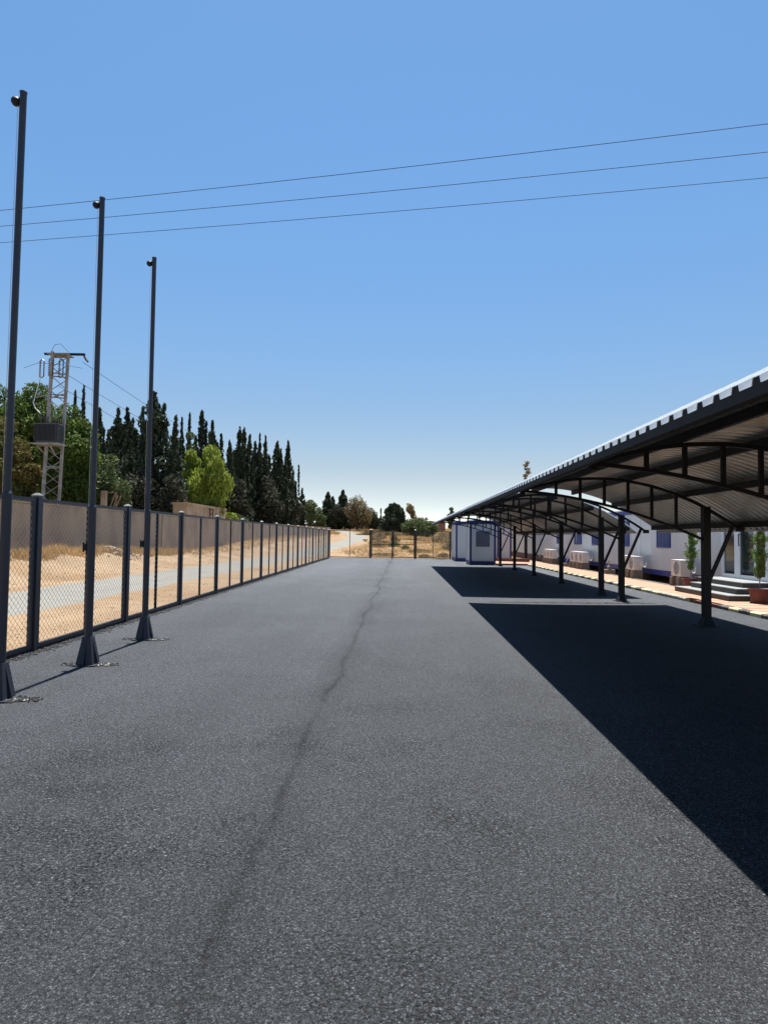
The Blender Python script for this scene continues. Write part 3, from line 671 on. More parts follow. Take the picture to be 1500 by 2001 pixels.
for dx, dz in ((.25, 0), (.45, .05), (.62, 0.1)): MB().bar((dx-.1, 0, 2.6), (dx+.42, 0, 4.1-dz), .06, .04).build('strut', 'wood', tf)
MB().bar((.75, 0, 2.2), (.75, 0, 4.25), .05, .05).build('upright', 'wood', tf); MB().bar((.1, 0, 4.2), (.8, 0, 4.2), .05, .05).build('rail', 'wood', tf)
# ------------------------------------------------------------------ transformer tower
TY = 32.4
tw = empty('lattice_tower', (-18.2, TY, .45), label='pale steel lattice tower carrying a grey transformer above the trees at the left', cat='tower')
S2 = .36
cb = Vector((.05, 0, 0)); ct = Vector((.42, 0, 10.5)); ra = R(28)
def tp(k, z):
    a = ra+math.pi/4+k*math.pi/2; s = S2*1.414*(1.06-.06*z/10.5); c = cb.lerp(ct, z/10.5)
    return Vector((c.x+s*math.cos(a), c.y+s*math.sin(a), z))
for k in range(4): MB().bar(tp(k, 0), tp(k, 10.5), .115, .115).build('leg', 'galv', tw)
for k in range(4):
    nb = 17; b = MB()
    for i in range(nb):
        z0_, z1_ = i*10.5/nb, (i+1)*10.5/nb
        b.bar(tp(k, z0_), tp((k+1) % 4, z1_), .06, .03) if (i+k) % 2 else b.bar(tp((k+1) % 4, z0_), tp(k, z1_), .06, .03)
    for z in (1.7, 4.6, 8.3, 9.4): b.bar(tp(k, z), tp((k+1) % 4, z), .07, .05)
    b.build('lattice_bracing', 'galv', tw)
for z in (3.2,): pass
MB().bar((-.42, 0, 10.52), (1.65, .1, 10.52), .11, .11).build('crossarm', 'navy_d', tw)
MB().box(-.10, .92, -.42, .42, 10.42, 10.46).build('top_plate', 'galv', tw)
b = MB().tube([(1.60, .1, 10.45), (1.66, .15, 10.3), (1.78, .2, 10.15)], .05, n=8); b.build('insulator', 'porc', tw)
for (x, y, z) in ((-.52, -.2, 9.3), (.12, -.5, 9.3), (.62, -.45, 9.25)):
    s = MB()
    for zz in np.linspace(0, .75, 9): s.lathe([(.02, -.02), (.07, 0), (.02, .02)], 10, (x, y, z+zz))
    s.bar((x, y, z-.05), (x, y, z+.8), .02, n=6); s.tube([(x, y, z+.8), (x+.1, y, z+.88), (x+.2, y, z+.8), (x+.2, y, z), (x+.1, y, z-.08), (x, y, z-.05)], .028); s.build('fuse_insulator', 'porc', tw)
MB().tube([(-.1, 0, 10.6), (.1, 0, 11.0), (.4, 0, 11.05), (.85, 0, 10.6)], .012, n=4).tube([(-1.3, -.3, 9.7), (-.6, -.2, 10.0), (.6, 0, 9.95), (1.5, .1, 9.8)], .010, n=4).build('jumper_wire', 'cable', tw)
MB().tube([(-.42, -.3, 9.25), (-.45, -.5, 8.6), (-.52, -.7, 7.8), (-.42, -.7, 7.55), (-.12, -.7, 7.25)], .022, n=6).build('cable', 'panel_w', tw)
MB().bar((-.45, -.75, 8.05), (.2, -.35, 8.35), .05, .05).bar((.1, -.75, 7.95), (.8, -.3, 8.35), .06, .06).build('bracket_arm', 'galv', tw)
MB().box(.0, .28, -.52, -.32, 2.2, 2.6).build('meter_box', 'rust', tw)
MB().box(-.35, 1.0, -1.1, -.3, 5.65, 5.73).bar((0, -.35, 5.2), (-.2, -.9, 5.65), .06, .06).bar((.5, -.35, 5.2), (.5, -.9, 5.65), .06, .06).build('platform', 'galv', tw)
tr = empty('transformer', (-18.2+.33, TY-.72, .45+5.735), label='dark grey finned transformer mounted on the lattice tower', cat='transformer')
MB().box(-.55, .55, -.25, .25, .08, .92).build('tank', 'trafo', tr); MB().box(-.62, .62, -.36, .36, .921, .98).build('lid', 'trafo', tr); MB().box(-.45, .45, -.28, .28, 0, .079).build('skid', 'trafo', tr)
for i in range(18): MB().box(-.56+i*.064, -.545+i*.064, -.37, -.252, .12, .9).build('cooling_fin', 'trafo', tr)
for i in range(8): MB().box(.552, .67, -.24+i*.065, -.225+i*.065, .12, .9).build('cooling_fin', 'trafo', tr)
for i, x in enumerate((-.42, -.24, -.06, .14, .28, .42, .54)):
    s = MB()
    for zz in np.linspace(.02, .36 if i < 4 else .25, 6): s.lathe([(.02, -.02), (.055, 0), (.02, .02)], 10, (x, .02, .98+zz))
    s.bar((x, .02, .98), (x, .02, 1.42 if i < 4 else 1.3), .018, n=6); s.build('bushing', 'porc', tr)
# overhead lines
def wire(name, p, q, sag, r, label, **kw):
    p = Vector(p); q = Vector(q); pts = []
    for i in range(25):
        t = i/24; c = p.lerp(q, t); c.z -= sag*4*t*(1-t); pts.append(c)
    return MB().tube(pts, r, n=5).build(name, 'cable', None, label=label, cat='power line', group='thin power lines', **kw)
for (a, b, lb) in (((-13.016, 19.843), (8.987, 15.743), 'uppermost of the three power lines crossing the sky'), ((-13.685, 20.893), (9.645, 16.912), 'middle of the three power lines crossing the sky'), ((-14.453, 22.098), (10.331, 18.131), 'lowest of the three power lines crossing the sky')):
    A = Vector((*a, 12)); B = Vector((*b, 12)); D = B-A
    wire('power_line', A-D*.9+Vector((0, 0, .5)), B+D*.9+Vector((0, 0, .5)), .55, .0085, lb)
for k, (a, b, lb) in enumerate((((-18.3+1.6, TY+.2, 10.6), (-24.5, 150, 16.5), 'upper thin line running from the tower crossarm towards the cypresses'), ((-18.3+.45, TY, 10.15), (-25.5, 150, 15.4), 'middle thin line running from the tower towards the cypresses'), ((-18.3+.45, TY, 9.3), (-26, 150, 14.0), 'lower thin line running from the tower towards the cypresses'))):
    wire('tower_line', a, b, 2.2, .012, lb)
# ------------------------------------------------------------------ foliage
def leaves(P, ln, wd, upb=0., rad=None):
    """diamond leaves at points P; upb > 0 points them up, < 0 lets them hang"""
    N = len(P); A = rng.normal(size=(N, 3)); A[:, 2] += upb*2.2
    A /= np.linalg.norm(A, axis=1)[:, None]; B = np.cross(A, rng.normal(size=(N, 3))); B /= np.linalg.norm(B, axis=1)[:, None]+1e-9
    s = rng.uniform(.6, 1.35, N)[:, None]; A = A*ln*s; B = B*wd*s
    V = np.stack([P-A, P+B, P+A, P-B], 1).reshape(-1, 3); F = np.arange(4*N).reshape(N, 4); return V, F
def conifer_pts(h, Rm, prof, nb, per, rise=.45, core=.25, lean=(0, 0), thin=0.0, sp=.10):
    out = []
    for i in range(nb):
        t = random.random()**.85; rr = Rm*prof(t)
        if rr < .02: rr = .02
        ph = random.uniform(0, 2*math.pi); Lb = rr*random.uniform(.65, 1.2); n = max(4, int(per*(.35+Lb/Rm)))
        s = rng.uniform(core, 1, n)**.8; z = t*h+rise*Lb*s+rng.normal(0, .12*Lb+.05, n)
        sg = sp*(.5+Lb)
        x = Lb*s*math.cos(ph)+rng.normal(0, sg, n)*(1.1-s*.4); yv = Lb*s*math.sin(ph)+rng.normal(0, sg, n)*(1.1-s*.4)
        z = np.maximum(z, 0); x += lean[0]*(z/h)**2; yv += lean[1]*(z/h)**2
        zz_ = np.clip(z/h, 0, 1); lim = np.array([prof(q) for q in zz_])*Rm*1.25+.07; ok = (z < h*.99) & (np.hypot(x-lean[0]*(z/h)**2, yv-lean[1]*(z/h)**2) < lim)
        out.append(np.stack([x, yv, z], 1)[ok])
    # leader
    n = int(per*2.5); t = rng.uniform(.82, 1.0, n); w = .02+.45*(1-t)*Rm
    out.append(np.stack([rng.normal(0, 1, n)*w+lean[0]*t**2, rng.normal(0, 1, n)*w+lean[1]*t**2, t*h], 1))
    return np.concatenate(out)
def crown_pts(h, w, z0, n, nblob=16, br=.3, squash=.85, top=1.0, hang=0.):
    cz = (z0+h)/2; rz_ = (h-z0)/2; out = []; cen = []
    for i in range(nblob):
        while True:
            p = rng.uniform(-1, 1, 3)
            if .25 < np.linalg.norm(p) < .85: break
        b = w*br*random.uniform(.55, 1.15)
        c = np.array([p[0]*(w/2-b*.55), p[1]*(w/2-b*.55), cz+p[2]*(rz_-b*squash*.6)]); cen.append((c, b))
    cen.append((np.array([0, 0, h-w*br*.75]), w*br*.8))
    tot = sum(b**2 for _, b in cen)
    for c, b in cen:
        k = int(n*b**2/tot); d = rng.normal(size=(k, 3)); d /= np.linalg.norm(d, axis=1)[:, None]
        lump = 1+.14*np.sin(d[:, 0]*9+c[0]*5)*np.sin(d[:, 1]*8+c[1]*3)+.10*np.sin(d[:, 2]*13+c[2]*7)
        rr = b*lump*(1-np.abs(rng.normal(0, .16, k))); q = c+d*rr[:, None]*np.array([1, 1, squash])
        if hang: q[:, 2] -= rng.exponential(hang*b, k)
        out.append(q)
    P = np.concatenate(out); P = P[(P[:, 2] > z0*.6)]; P[:, 2] = np.minimum(P[:, 2], h)
    return P, cen
def trunk(mb, h, r, lean=(0, 0), n=8):
    for i in range(6):
        a, b = i/6, (i+1)/6
        mb.bar((lean[0]*a*a, lean[1]*a*a, h*a-.3*(i == 0)), (lean[0]*b*b, lean[1]*b*b, h*b), r*(1-.85*a), n=n, w2=r*(1-.85*b))
    return mb
TREES = [
    ('pine', -26.76, 41.0, 11.50, 4.4, 'deep green round pine at the left edge of the photo, partly behind the nearest flagpole'),
    ('pine', -24.61, 42.0, 11.85, 4.6, 'large dark green round-topped pine behind the left side of the transformer tower'),
    ('pine', -20.75, 39.0, 9.75, 4.0, 'dark green pine with a bright right shoulder just right of the transformer tower'),
    ('olive', -20.87, 33.0, 7.84, 2.9, 'yellowish green bushy tree rising above the wall left of the transformer tower'),
    ('olive', -19.27, 32.0, 5.87, 1.9, 'low yellow-brown bush over the wall beneath the yellowish bushy tree'),
    ('column', -36.63, 70.0, 17.70, 0.8, 'left one of two thin dark cypress spires behind the pine right of the tower'),
    ('column', -35.77, 70.0, 18.23, 0.9, 'taller right one of two thin dark cypress spires behind the pine right of the tower'),
    ('shaggy', -30.18, 62.0, 14.15, 1.9, 'dark ragged cypress behind the second flagpole'),
    ('leafy', -20.03, 43.0, 7.22, 3.0, 'pale grey-green round shrub above the wall just right of the second flagpole'),
    ('shaggy', -27.37, 60.0, 13.71, 2.2, 'dark ragged cypress with a crooked thin tip between the second and third flagpoles'),
    ('shaggy', -26.57, 61.0, 14.01, 1.8, 'dark cypress with long needle tip, middle of the clump left of the third flagpole'),
    ('shaggy', -24.84, 57.0, 11.94, 1.9, 'shorter dark cypress with twin blunt tips left of the third flagpole'),
    ('column', -24.70, 60.0, 13.87, 1.1, 'slim smooth cypress close to the left side of the third flagpole'),
    ('shaggy', -20.46, 52.0, 13.53, 4.0, 'very broad and tall dark cypress directly behind the third flagpole'),
    ('darkbush', -20.90, 50.0, 6.9, 4.6, 'wide dark evergreen mass low over the wall left of the third flagpole'),
    ('darkbush', -18.23, 50.0, 6.50, 3.20, 'wide dark evergreen mass low over the wall right of the third flagpole'),
    ('column', -22.42, 62.0, 12.37, 1.0, 'small pointed cypress right beside the broad cypress at the third flagpole'),
    ('column', -25.12, 72.0, 15.10, 0.9, 'thin cypress spire behind the left top of the bright green tree'),
    ('column', -24.42, 72.0, 15.64, 0.7, 'very thin cypress tip over the bright green tree, right of another thin spire'),
    ('shaggy', -20.93, 66.0, 14.70, 1.9, 'dark cypress with a spear tip behind the middle of the bright green tree'),
    ('shaggy', -20.32, 68.0, 13.99, 1.5, 'dark cypress with a leaning tip behind the right side of the bright green tree'),
    ('leafy', -20.84, 62.0, 11.8, 2.2, 'thin olive green tree top rising at the left of the bright green tree'),
    ('pepper', -19.5, 58.4, 9.6, 2.6, 'lower left bright green crown beside the main weeping tree'),
    ('pepper', -17.5, 58.0, 9.99, 3.9, 'bright yellow-green weeping tree over the hut behind the wall'),
    ('shaggy', -21.49, 76.0, 13.90, 1.3, 'narrow cypress just right of the bright green weeping tree'),
    ('column', -21.76, 80.0, 13.70, 1.54, 'smooth leaning cypress spire right of the bright green weeping tree'),
    ('shaggy', -21.93, 84.0, 16.23, 1.9, 'tall ragged cypress, left of a close pair in the middle of the row'),
    ('shaggy', -21.74, 86.0, 16.37, 1.9, 'tall ragged cypress, right of a close pair in the middle of the row'),
    ('shaggy', -21.51, 88.0, 15.78, 1.6, 'slender ragged cypress just right of the tall close pair'),
    ('shaggy', -20.81, 90.0, 15.09, 1.8, 'short ragged cypress left of the twin smooth spires'),
    ('column', -20.62, 92.0, 16.59, 1.1, 'left one of the twin smooth dark spires'),
    ('column', -19.94, 92.0, 16.29, 1.4, 'right one of the twin smooth dark spires'),
    ('shaggy', -19.00, 96.0, 16.08, 3.1, 'broad ragged cypress between the twin spires and the last smooth tall cypress'),
    ('column', -17.93, 100.0, 16.78, 2.1, 'last tall smooth dark cypress before the row drops down to the right'),
    ('spire', -16.9, 104.0, 13.35, 2.20, 'thin almost bare conifer at the right end of the cypress row'),
    ('column', -16.6, 106.0, 9.65, 1.3, 'small cypress under the almost bare conifer'),
    ('darkbush', -20.16, 78.0, 8.66, 4.6, 'dusty dark cypress mass low behind the wall, right of the weeping tree'),
    ('darkbush', -19.25, 90.0, 10.14, 5.76, 'dusty dark evergreen mass under the twin smooth spires'),
    ('darkbush', -17.6, 98.0, 8.95, 4.70, 'dusty dark evergreen mass under the last tall smooth cypress'),
    ('leafy', -17.9, 125.0, 8.98, 3.8, 'pale olive tree at the far end of the boundary wall'),
    ('leafy', -17.4, 134.0, 7.81, 3.2, 'small pale tree just beyond the far end of the boundary wall'),
    ('fir', -20.82, 180.0, 14.28, 4.8, 'far dark conifer with a pointed top, leftmost of the group above the road bend'),
    ('fir', -20.15, 186.0, 13.36, 3.6, 'far dark conifer, second from the left above the road bend'),
    ('fir', -16.62, 180.0, 14.90, 5.2, 'far dark conifer with a sharp tip, in the middle above the road bend'),
    ('darkbush', -18.2, 178.0, 10.73, 5.5, 'far dark green clump between the conifers above the road bend'),
    ('dry', -11.9, 172.0, 13.10, 8.6, 'far brownish yellow tree above the road bend'),
    ('darkbush', -14.6, 181.0, 9.6, 5.0, 'far dark green clump between the conifers and the brownish tree'),
    ('darkbush', -8.6, 178.0, 9.82, 4.8, 'far dark green tree at the right foot of the brownish tree'),
    ('darkbush', -7.0, 180.0, 7.2, 3.4, 'low far green clump right of the brownish yellow tree'),
    ('spire', -4.88, 150.0, 8.44, 1.9, 'thin bare-topped tree left of the dark round tree behind the gate'),
    ('leafy', -4.0, 160.0, 5.70, 2.4, 'small pale bush left of the dark round tree behind the gate'),
    ('round', -1.53, 130.0, 8.60, 5.0, 'dark round evergreen behind the middle of the gate'),
    ('lean', 2.6, 150.0, 9.71, 2.16, 'thin tree with a leaning one-sided crown right of the dark round tree'),
    ('leafy', 2.25, 100.0, 4.75, 4.9, 'wide grey-green bush behind the right leaf of the gate'),
    ('leafy', 4.5, 112.0, 4.5, 4.0, 'second grey-green bush, just right of the wide bush behind the gate'),
    ('leafy', 0.20, 150.0, 5.25, 2.64, 'pale bush between the dark round tree and the leaning tree'),
    ('leafy', 10.80, 140.0, 8.37, 2.2, 'small round tree top just over the far end of the carport roof'),
    ('sparse', 15.16, 78.0, 10.97, 1.6, 'sparse tree with tiered branches rising above the carport roof'),
]
def tree(kind, x, y, ztop, w, label):
    g0 = float(hgt(x, y)); h = ztop-g0
    r = empty({'pine': 'pine_tree', 'olive': 'olive_tree', 'column': 'cypress', 'shaggy': 'cypress', 'spire': 'bare_conifer', 'fir': 'fir_tree', 'pepper': 'weeping_tree', 'dry': 'dry_tree', 'darkbush': 'evergreen_bush', 'leafy': 'leafy_tree', 'round': 'round_tree', 'lean': 'leaning_tree', 'sparse': 'sparse_tree'}[kind],
              (x, y, g0), label=label, cat='bush' if kind in ('darkbush',) else 'tree', group='trees behind the boundary wall' if x < -15.5 else 'trees in the field beyond the gate')
    tm = MB(); lean = (random.uniform(-.03, .03)*h*.3, 0); bk = 'bark'
    if kind == 'column':
        w *= 1.2; P = conifer_pts(h, w/2, lambda t: (1-max(0, (t-.30)/.70)**1.5)*(.72+.28*min(1, t/.3))*(1+.10*math.sin(t*19+x*3)), int(70+h*9), 46, rise=1.1, core=.1, lean=lean, sp=.07)
        V, F = leaves(P, .17, .055, 1.0); trunk(tm, h*.93, .14, lean); m = 'cyp'
    elif kind == 'shaggy':
        w *= 1.65; ln_ = (random.uniform(-.35, .35), 0)
        P = conifer_pts(h, w/2, lambda t: (1-t)*(1.15+.30*math.sin(t*(17+x % 3*4)+x))+.03, int(60+h*7+w*30), 46, rise=.75, core=.15, lean=ln_, sp=.06)
        if w > 2.6:      # secondary tops beside the leader
            for dx, hh in ((.27, .84), (-.24, .76), (.12, .92)):
                Q = conifer_pts(h*hh, w*.22, lambda t: (1-t)*1.1+.03, int(60+h*4), 40, rise=.8, core=.1, sp=.06); Q[:, 0] += dx*w; Q[:, 1] += random.uniform(-.3, .3); P = np.concatenate([P, Q])
        P = P[(np.sin(P[:, 0]*4.1+x)*np.sin(P[:, 2]*2.7+P[:, 1]*3)+rng.normal(0, .5, len(P))) > -.75]
        V, F = leaves(P, .17, .075, .5); trunk(tm, h*.95, .17, ln_); m = 'cyp'
    elif kind == 'fir':
        w *= 1.25; P = conifer_pts(h, w/2, lambda t: ((1-t)**.75)*(1+.2*math.sin(t*31+x)), 300, 60, rise=.15, core=.12, sp=.07)
        V, F = leaves(P, .26, .11, .2); trunk(tm, h*.96, .2); m = 'cyp'
    elif kind == 'spire':
        P = conifer_pts(h, w/2, lambda t: (.12 if t > .62 else .25+.75*(1-t/.62)), 90, 40, rise=.2, core=.3, sp=.05)
        V, F = leaves(P, .14, .06, .3); trunk(tm, h*.99, .10)
        for i in range(26):
            t = random.uniform(.3, .97); a = random.uniform(0, 6.28); Lb = w/2*(1.1-t); tm.bar((0, 0, t*h), (Lb*math.cos(a), Lb*math.sin(a), t*h+.25*Lb), .025, n=4, w2=.008)
        m = 'cyp'
    elif kind == 'sparse':
        P = []
        trunk(tm, h*.99, .11)
        for t in (.70, .74, .79, .83, .87, .91, .95, .985):
            for j in range(5):
                a = random.uniform(0, 6.28); Lb = w/2*random.uniform(.5, 1)*(1.25-t*.7)*1.2
                tm.bar((0, 0, t*h), (Lb*math.cos(a), Lb*math.sin(a), t*h+.12), .022, n=4, w2=.01)
                s = rng.uniform(.3, 1, 26); P.append(np.stack([Lb*s*math.cos(a)+rng.normal(0, .07, 26), Lb*s*math.sin(a)+rng.normal(0, .07, 26), t*h+.12*s+rng.normal(0, .08, 26)], 1))
        P = np.concatenate(P); V, F = leaves(P, .10, .05, .2); m = 'scrub'; bk = 'pbark'
    else:
        z0 = {'pine': .12*h, 'olive': .1*h, 'pepper': .22*h, 'darkbush': .0, 'leafy': .08*h, 'dry': -.02*h, 'round': .10*h, 'lean': .45*h}[kind]
        n = {'pine': 42000, 'olive': 18000, 'pepper': 15000, 'darkbush': 6500, 'leafy': 7000, 'dry': 9000, 'round': 8000, 'lean': 2200}[kind]
        P, cen = crown_pts(h, w, z0, n, nblob={'pine': 60, 'olive': 30, 'pepper': 16, 'lean': 18, 'round': 30, 'dry': 26}.get(kind, 20),
                           br={'pine': .22, 'olive': .22, 'lean': .33, 'round': .20, 'dry': .22, 'leafy': .26}.get(kind, .25), hang=.5 if kind == 'pepper' else .12 if kind in ('dry', 'olive') else 0)
        if kind == 'round':
            P = np.concatenate([P[::2]]+[conifer_pts(h*k, w*.30, lambda t: (1-t)**.6+.05, 110, 46, rise=.9, core=.1, sp=.07)+np.array([dx*w, random.uniform(-.6, .6), 0]) for dx, k in ((0, 1), (-.14, .97), (.16, .95), (-.27, .84), (.28, .85), (.05, .98))])
            P = P[P[:, 2] > h*.10]
        if kind == 'lean':
            P[:, 0] -= (P[:, 2]-.6*h)*.38
        m = {'pine': 'pine', 'olive': 'oliv', 'pepper': 'pepp', 'darkbush': 'cypd', 'leafy': 'leaf', 'dry': 'dryl', 'round': 'cyp', 'lean': 'scrub'}[kind]
        big = 1.0 if y < 70 else 1.5
        ln = {'pine': .12, 'olive': .09, 'pepper': .19, 'darkbush': .14, 'leafy': .11, 'dry': .15, 'round': .15, 'lean': .14}[kind]*big
        V, F = leaves(P, ln, ln*(.28 if kind == 'pepper' else .42), {'pine': .45, 'pepper': -1.1, 'olive': .2, 'darkbush': .3, 'round': .4}.get(kind, 0))
        trunk(tm, h*.7, .10+.02*w, (0, 0), n=8)
        for c, b_ in cen[:8]:
            zb0 = min(c[2]*.55, h*.5); tm.bar((0, 0, zb0), tuple(c), .05+.01*w, n=5, w2=.015)
    quads('crown', V, F, m, r); tm.build('trunk', bk, r)
    return r
ORD = 'first second third fourth fifth sixth seventh eighth ninth tenth eleventh twelfth last'.split()
for (x, y, z, w) in ((-31, 66, 12.6, 1.8), (-28.8, 64, 12.3, 1.7), (-25.6, 63, 12.2, 1.6), (-23.6, 66, 12.8, 1.6), (-24.6, 76, 13.6, 1.5), (-23.4, 80, 13.4, 1.5), (-23.6, 87, 14.4, 1.7), (-22.7, 90, 13.8, 1.6), (-22.9, 95, 14.6, 1.7), (-21.3, 97, 14.2, 1.8), (-20.9, 101, 14.6, 1.8), (-19.6, 103, 14.0, 1.8), (-18.6, 107, 12.6, 1.7)):
    TREES.append(('shaggy', x, float(y), z, w, ORD.pop(0)+' cypress from the left in the half hidden back rank behind the cypress row'))
for t in TREES: tree(*t)
# low scrub in the field, each bush its own thing
bushes = [(-3.9, 92, 1.0, 1.6), (-3.6, 104, 1.3, 2.0), (-1.0, 90, 1.5, 1.0), (-2.2, 118, 1.5, 3.4), (1.5, 121, 1.4, 3.2), (5.6, 88, 1.5, 3.4), (7.2, 94, 2.1, 3.8), (6.6, 74, 1.5, 3.0), (4.2, 120, 1.7, 3.6), (-.8, 74, .7, .9), (.4, 70, .5, .7), (3.6, 55.5, .45, .8), (1.9, 53.5, .35, .9), (5.0, 66, .9, 1.6), (-2.6, 72, .6, 1.2), (8.6, 84, 2.6, 3.4)]
blab = ['dry brown bush beside the bend of the road', 'low dry scrub behind the left gate leaf, near the road bend', 'upright thin weed clump in the grass behind the left gate leaf', 'long dark scrub patch below the dark round tree', 'scrub patch at the right foot of the dark round tree', 'brown brushy scrub at the right foot of the wide bush', 'tall brown scrub left of the white cabin side', 'dry brushy shrub behind the fence near the cabin', 'scrub belt behind the wide grey-green bush', 'small olive tuft in the pale grass behind the left gate leaf', 'small green tuft in the pale grass behind the right gate leaf', 'small weed at the fence foot right of the gate', 'low weed clump just behind the right gate post', 'dry bush halfway between fence and tall scrub', 'flat dry bush right of the road edge', 'tall dry scrub close to the cabin, farthest right']
for (x, y, h, w), lb in zip(bushes, blab):
    g0 = float(hgt(x, y)); r = empty('scrub_bush', (x, y, g0-.05), label=lb, cat='bush', group='scrub bushes in the field')
    P = []; cen = []
    for j in range(int(14+8*w)):
        cx, cy = random.gauss(0, w*.26), random.gauss(0, w*.3); hh = h*random.uniform(.45, 1)*(1-.5*abs(cx)/(w*.6)); n = 90
        t = rng.uniform(0, 1, n)**.7; P.append(np.stack([cx+rng.normal(0, .16, n)*(.4+t)*(.5+w*.25), cy+rng.normal(0, .16, n)*(.4+t), t*max(hh, .1)], 1)); cen.append(((cx, cy, max(hh, .1)*.8), 0))
    P = np.concatenate(P); V, F = leaves(P, .06+.0006*y, .014+.0002*y, .9)
    quads('crown', V, F, 'scrub' if lb.find('green') < 0 and lb.find('olive') < 0 else 'leaf', r)
    s = MB()
    for c, b_ in cen[:7]: s.bar((0, 0, 0), tuple(c), .02, n=4, w2=.006)
    s.build('stem', 'bark', r)
for k, (x, y, h, w, lb) in enumerate(((7.0, 82, 1.9, 3.6, 'brown scrub belt left part, behind the fence right of the gate'), (9.6, 90, 2.6, 4.2, 'brown scrub belt right part, behind the fence beside the cabin'), (-6.0, 128, 1.1, 4.0, 'dark weeds on the outer side of the road bend'), (-3.6, 135, 1.5, 4.0, 'grey weeds below the thin bare-topped tree'), (3.0, 134, 1.8, 5.0, 'grey scrub line beyond the wide grey-green bush'), (-2.5, 84, .6, 2.4, 'flat brown weeds beside the road edge in the left field'), (1.8, 62, .4, 1.6, 'small brown tussock near the gate centre'), (-1.6, 56, .3, 1.6, 'very low weeds behind the left gate leaf'))):
    g0 = float(hgt(x, y)); r = empty('scrub_bush', (x, y, g0-.05), label=lb, cat='bush', group='scrub bushes in the field')
    P = []; s = MB()
    for j in range(int(16+9*w)):
        cx, cy = random.gauss(0, w*.28), random.gauss(0, w*.25); hh = max(.1, h*random.uniform(.4, 1)*(1-.5*abs(cx)/(w*.6))); n = 90
        t = rng.uniform(0, 1, n)**.7; P.append(np.stack([cx+rng.normal(0, .18, n)*(.4+t)*(.5+w*.2), cy+rng.normal(0, .18, n)*(.4+t), t*hh], 1))
        if j < 8: s.bar((cx*.3, cy*.3, 0), (cx, cy, hh*.85), .02, n=4, w2=.006)
    V, F = leaves(np.concatenate(P), .06+.0006*y, .014+.0002*y, .9); quads('crown', V, F, 'scrub', r); s.build('stem', 'bark', r)
# greenery on the wall
def wallbush(x, y, ztop, w, lb, m='pepp'):
    g0 = float(hgt(x, y)); h = ztop-g0; r = empty('wall_shrub', (x, y, g0), label=lb, cat='bush')
    P, cen = crown_pts(h, w, h*.3, 5000, nblob=12, br=.3); V, F = leaves(P, .12, .05, 0); quads('crown', V, F, m, r); trunk(MB(), h*.8, .08).build('trunk', 'bark', r)
wallbush(-17.2, 63, 4.0, 2.2, 'bright green shrub spilling over the wall right of the hut')
wallbush(-17.4, 67, 3.9, 3.0, 'darker green shrub behind the wall, right of the bright one', 'leaf')
# dry grass: blades by the thousand
def grass(name, pts, h, w, label, m='grass'):
    P = np.array(pts); N = len(P); a = rng.uniform(0, 6.28, N); hh = rng.uniform(.5, 1.2, N)*h; ww = w*rng.uniform(.7, 1.3, N)
    dx, dy = np.cos(a)*ww, np.sin(a)*ww; lx, ly = rng.normal(0, .35, N)*hh, rng.normal(0, .35, N)*hh
    V = np.stack([P-np.stack([dx, dy, 0*dx], 1), P+np.stack([dx, dy, 0*dx], 1), P+np.stack([lx, ly, hh], 1)], 1).reshape(-1, 3)
    return quads(name, V, np.arange(3*N).reshape(N, 3), m, label=label, cat='grass', kind='stuff')
def scatter(n, x0, x1, y0, y1, test=None, clump=0.):
    out = []; cl = [(random.uniform(x0, x1), random.uniform(y0, y1)) for _ in range(max(1, n//22))]
    while len(out) < n:
        cx, cy = random.choice(cl); x = cx+random.gauss(0, clump); y = cy+random.gauss(0, clump*1.6)
        if not (x0 < x < x1 and y0 < y < y1): 
            cl[random.randrange(len(cl))] = (random.uniform(x0, x1), random.uniform(y0, y1)); continue
        if test and not test(x, y): continue
        out.append((x, y, 0))
    P = np.array(out); P[:, 2] = hgt(P[:, 0], P[:, 1])-.02; return P
def offroad(x, y): return x > float(road_c(y))+2.6+random.random()*1.5
grass('field_grass', scatter(60000, -7, 30, 58, 140, offroad, .55), .34, .022, 'dry golden grass covering the field beyond the gate')
grass('far_field_grass', scatter(26000, -12, 40, 130, 225, offroad, 1.0), .55, .05, 'distant dry brown grass at the top of the field')
grass('near_field_grass', scatter(9000, -4, 12, 50.6, 60, None, .4), .16, .012, 'sparse dry grass just behind the end fence')
grass('wall_foot_grass', scatter(22000, -15.9, -14.2, 12, 42, None, .22), .42, .012, 'yellow dry grass along the foot of the boundary wall')
grass('verge_grass', scatter(9000, -15.9, -13.6, 42, 140, None, .4), .25, .02, 'thin dry grass on the bank below the far boundary wall')
grass('bend_grass', scatter(6000, -24, -12.5, 125, 150, lambda x, y: x < float(road_c(y))-2.6, .5), .4, .035, 'dry grass on the inner side of the road bend')
pts = [(-15.0+random.gauss(0, .7), 32.3+random.gauss(0, .8), 0) for _ in range(420)]
P = np.array(pts); P[:, 2] = hgt(P[:, 0], P[:, 1])+.45*np.exp(-(((P[:, 0]+15.0)/.8)**2+((P[:, 1]-32.3)/1.0)**2))
crumbs('rubble_heap', P, .03, .09, 'rstone', label='pale brown rubble heap against the boundary wall, seen through the fence', cat='rubble', kind='stuff')
P = np.array([(random.uniform(-15.9, -11.6), random.uniform(8, 60), 0) for _ in range(1100)]); P[:, 2] = hgt(P[:, 0], P[:, 1])
crumbs('bank_stones', P, .012, .045, 'rstone', label='brown stones and clods on the sandy bank beyond the road', cat='stones', kind='stuff')
P = np.array([(3.05+random.gauss(0, .22), 49.2+random.gauss(0, .1), .0) for _ in range(160)])
crumbs('small_debris_heap', P, .02, .06, 'crumb', label='small dark debris heap on the asphalt by the end fence', cat='rubble', kind='stuff')
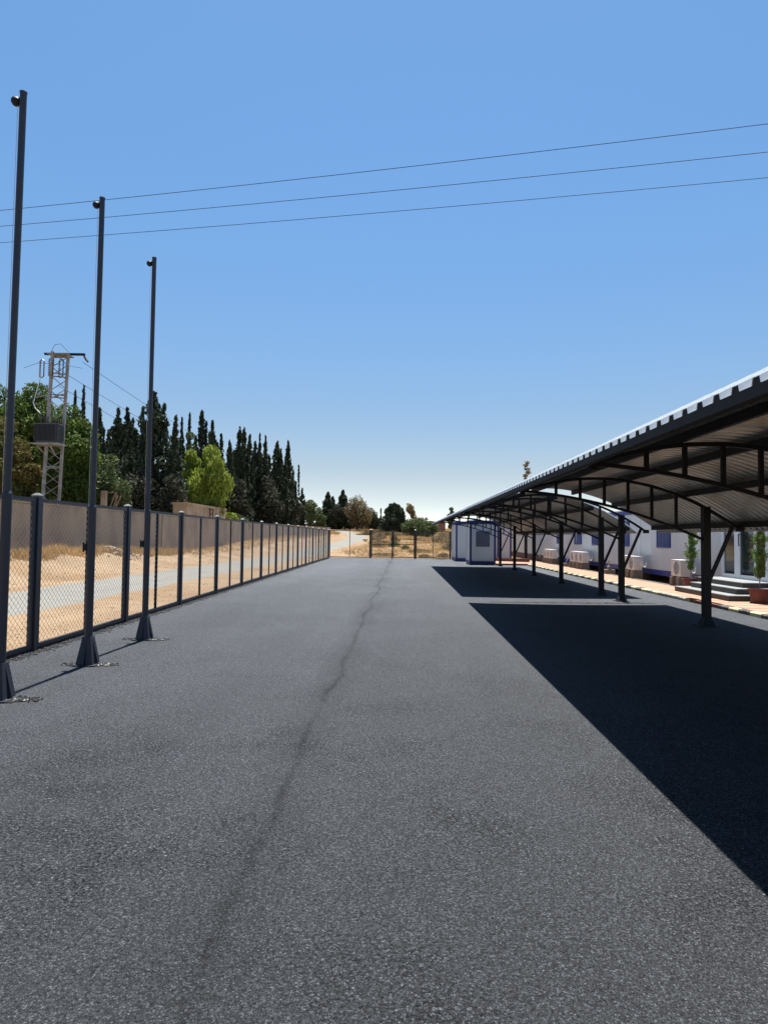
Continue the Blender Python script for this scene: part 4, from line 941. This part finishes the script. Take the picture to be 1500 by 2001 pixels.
# distant red building seen under the end of the fascia
rb = empty('brick_building', (9.0, 165, float(hgt(9, 165))-.2), label='low brick-red building far behind the bushes, under the tip of the carport roof', cat='building')
MB().box(-2.3, 2.3, 0, 6, 0, 2.9).build('wall', 'brick', rb); MB().box(-2.5, 2.5, -.2, 6.2, 2.901, 3.05).build('roof', 'brick', rb)
for x in (-1.4, .2, 1.4): MB().box(x-.25, x+.25, -.03, -.002, 1.2, 2.1).build('window', 'acdark', rb)
# ------------------------------------------------------------------ potted conifers, barrel
def potted(x, y, label, seed, s=1.0):
    r = empty('potted_conifer', (x, y, .102), label=label, cat='potted plant', group='potted conifers beside the entrance steps')
    MB().lathe([(.17, 0), (.185, .01), (.235, .30), (.272, .31), (.275, .355), (.25, .355), (.235, .31), (.22, .30)], 28).build('pot', 'pot', r, smooth=False)
    MB().lathe([(.20, 0), (.215, .005), (.215, .018), (.20, .02)], 24, (0, 0, -.001)).build('saucer', 'pot', r)
    MB().lathe([(.0, 0), (.226, 0), (.226, .02), (.0, .03)], 24, (0, 0, .285)).build('soil', 'soil', r)
    tm = MB(); tm.bar((0, 0, .28), (.02, 0, .8), .014, n=7, w2=.011).bar((.02, 0, .8), (.05, .01, 1.7), .011, n=7, w2=.004)
    H = 1.88*s; prof = lambda t: (.62+.38*math.sin(t*19+seed))*(min(1, (t+.05)/.25))*(1-t)**.45
    P = []
    for i in range(130):
        t = random.random()**.9; z = .62+t*(H-.66); a = random.uniform(0, 6.28); Lb = .33*prof(t)*random.uniform(.6, 1.1)+.03
        n = 58; q = rng.uniform(.2, 1, n)
        P.append(np.stack([Lb*q*math.cos(a)+rng.normal(0, .022, n)+.05*t, Lb*q*math.sin(a)+rng.normal(0, .022, n), z+q*Lb*.9+rng.normal(0, .03, n)], 1))
        if i < 40: tm.bar((.03*t, 0, z-.02), (Lb*.8*math.cos(a), Lb*.8*math.sin(a), z+Lb*.7), .005, n=4, w2=.002)
    tm.build('stem', 'pbark', r); P = np.concatenate(P); V, F = leaves(P, .021, .008, .7); quads('foliage', V, F, 'potl', r); return r
potted(8.98, 16.35, 'potted conifer in a terracotta pot before the steps, at the right edge of the photo', 1.0)
potted(9.15, 20.55, 'potted conifer partly hidden behind the carport post, left of the steps', 2.6, .97)
br = empty('blue_barrel', (9.80, 16.95, .252), label='dark blue rounded barrel on the lowest step at the right edge of the photo', cat='barrel')
MB().lathe([(.10, 0), (.17, .012), (.185, .04), (.18, .1), (.19, .12), (.18, .14), (.18, .22), (.19, .24), (.18, .26), (.16, .31), (.08, .34)], 24).build('body', 'dblue', br, smooth=True)
MB().lathe([(.045, 0), (.045, .03), (.03, .035)], 16, (0, 0, .34)).build('cap', 'white', br)
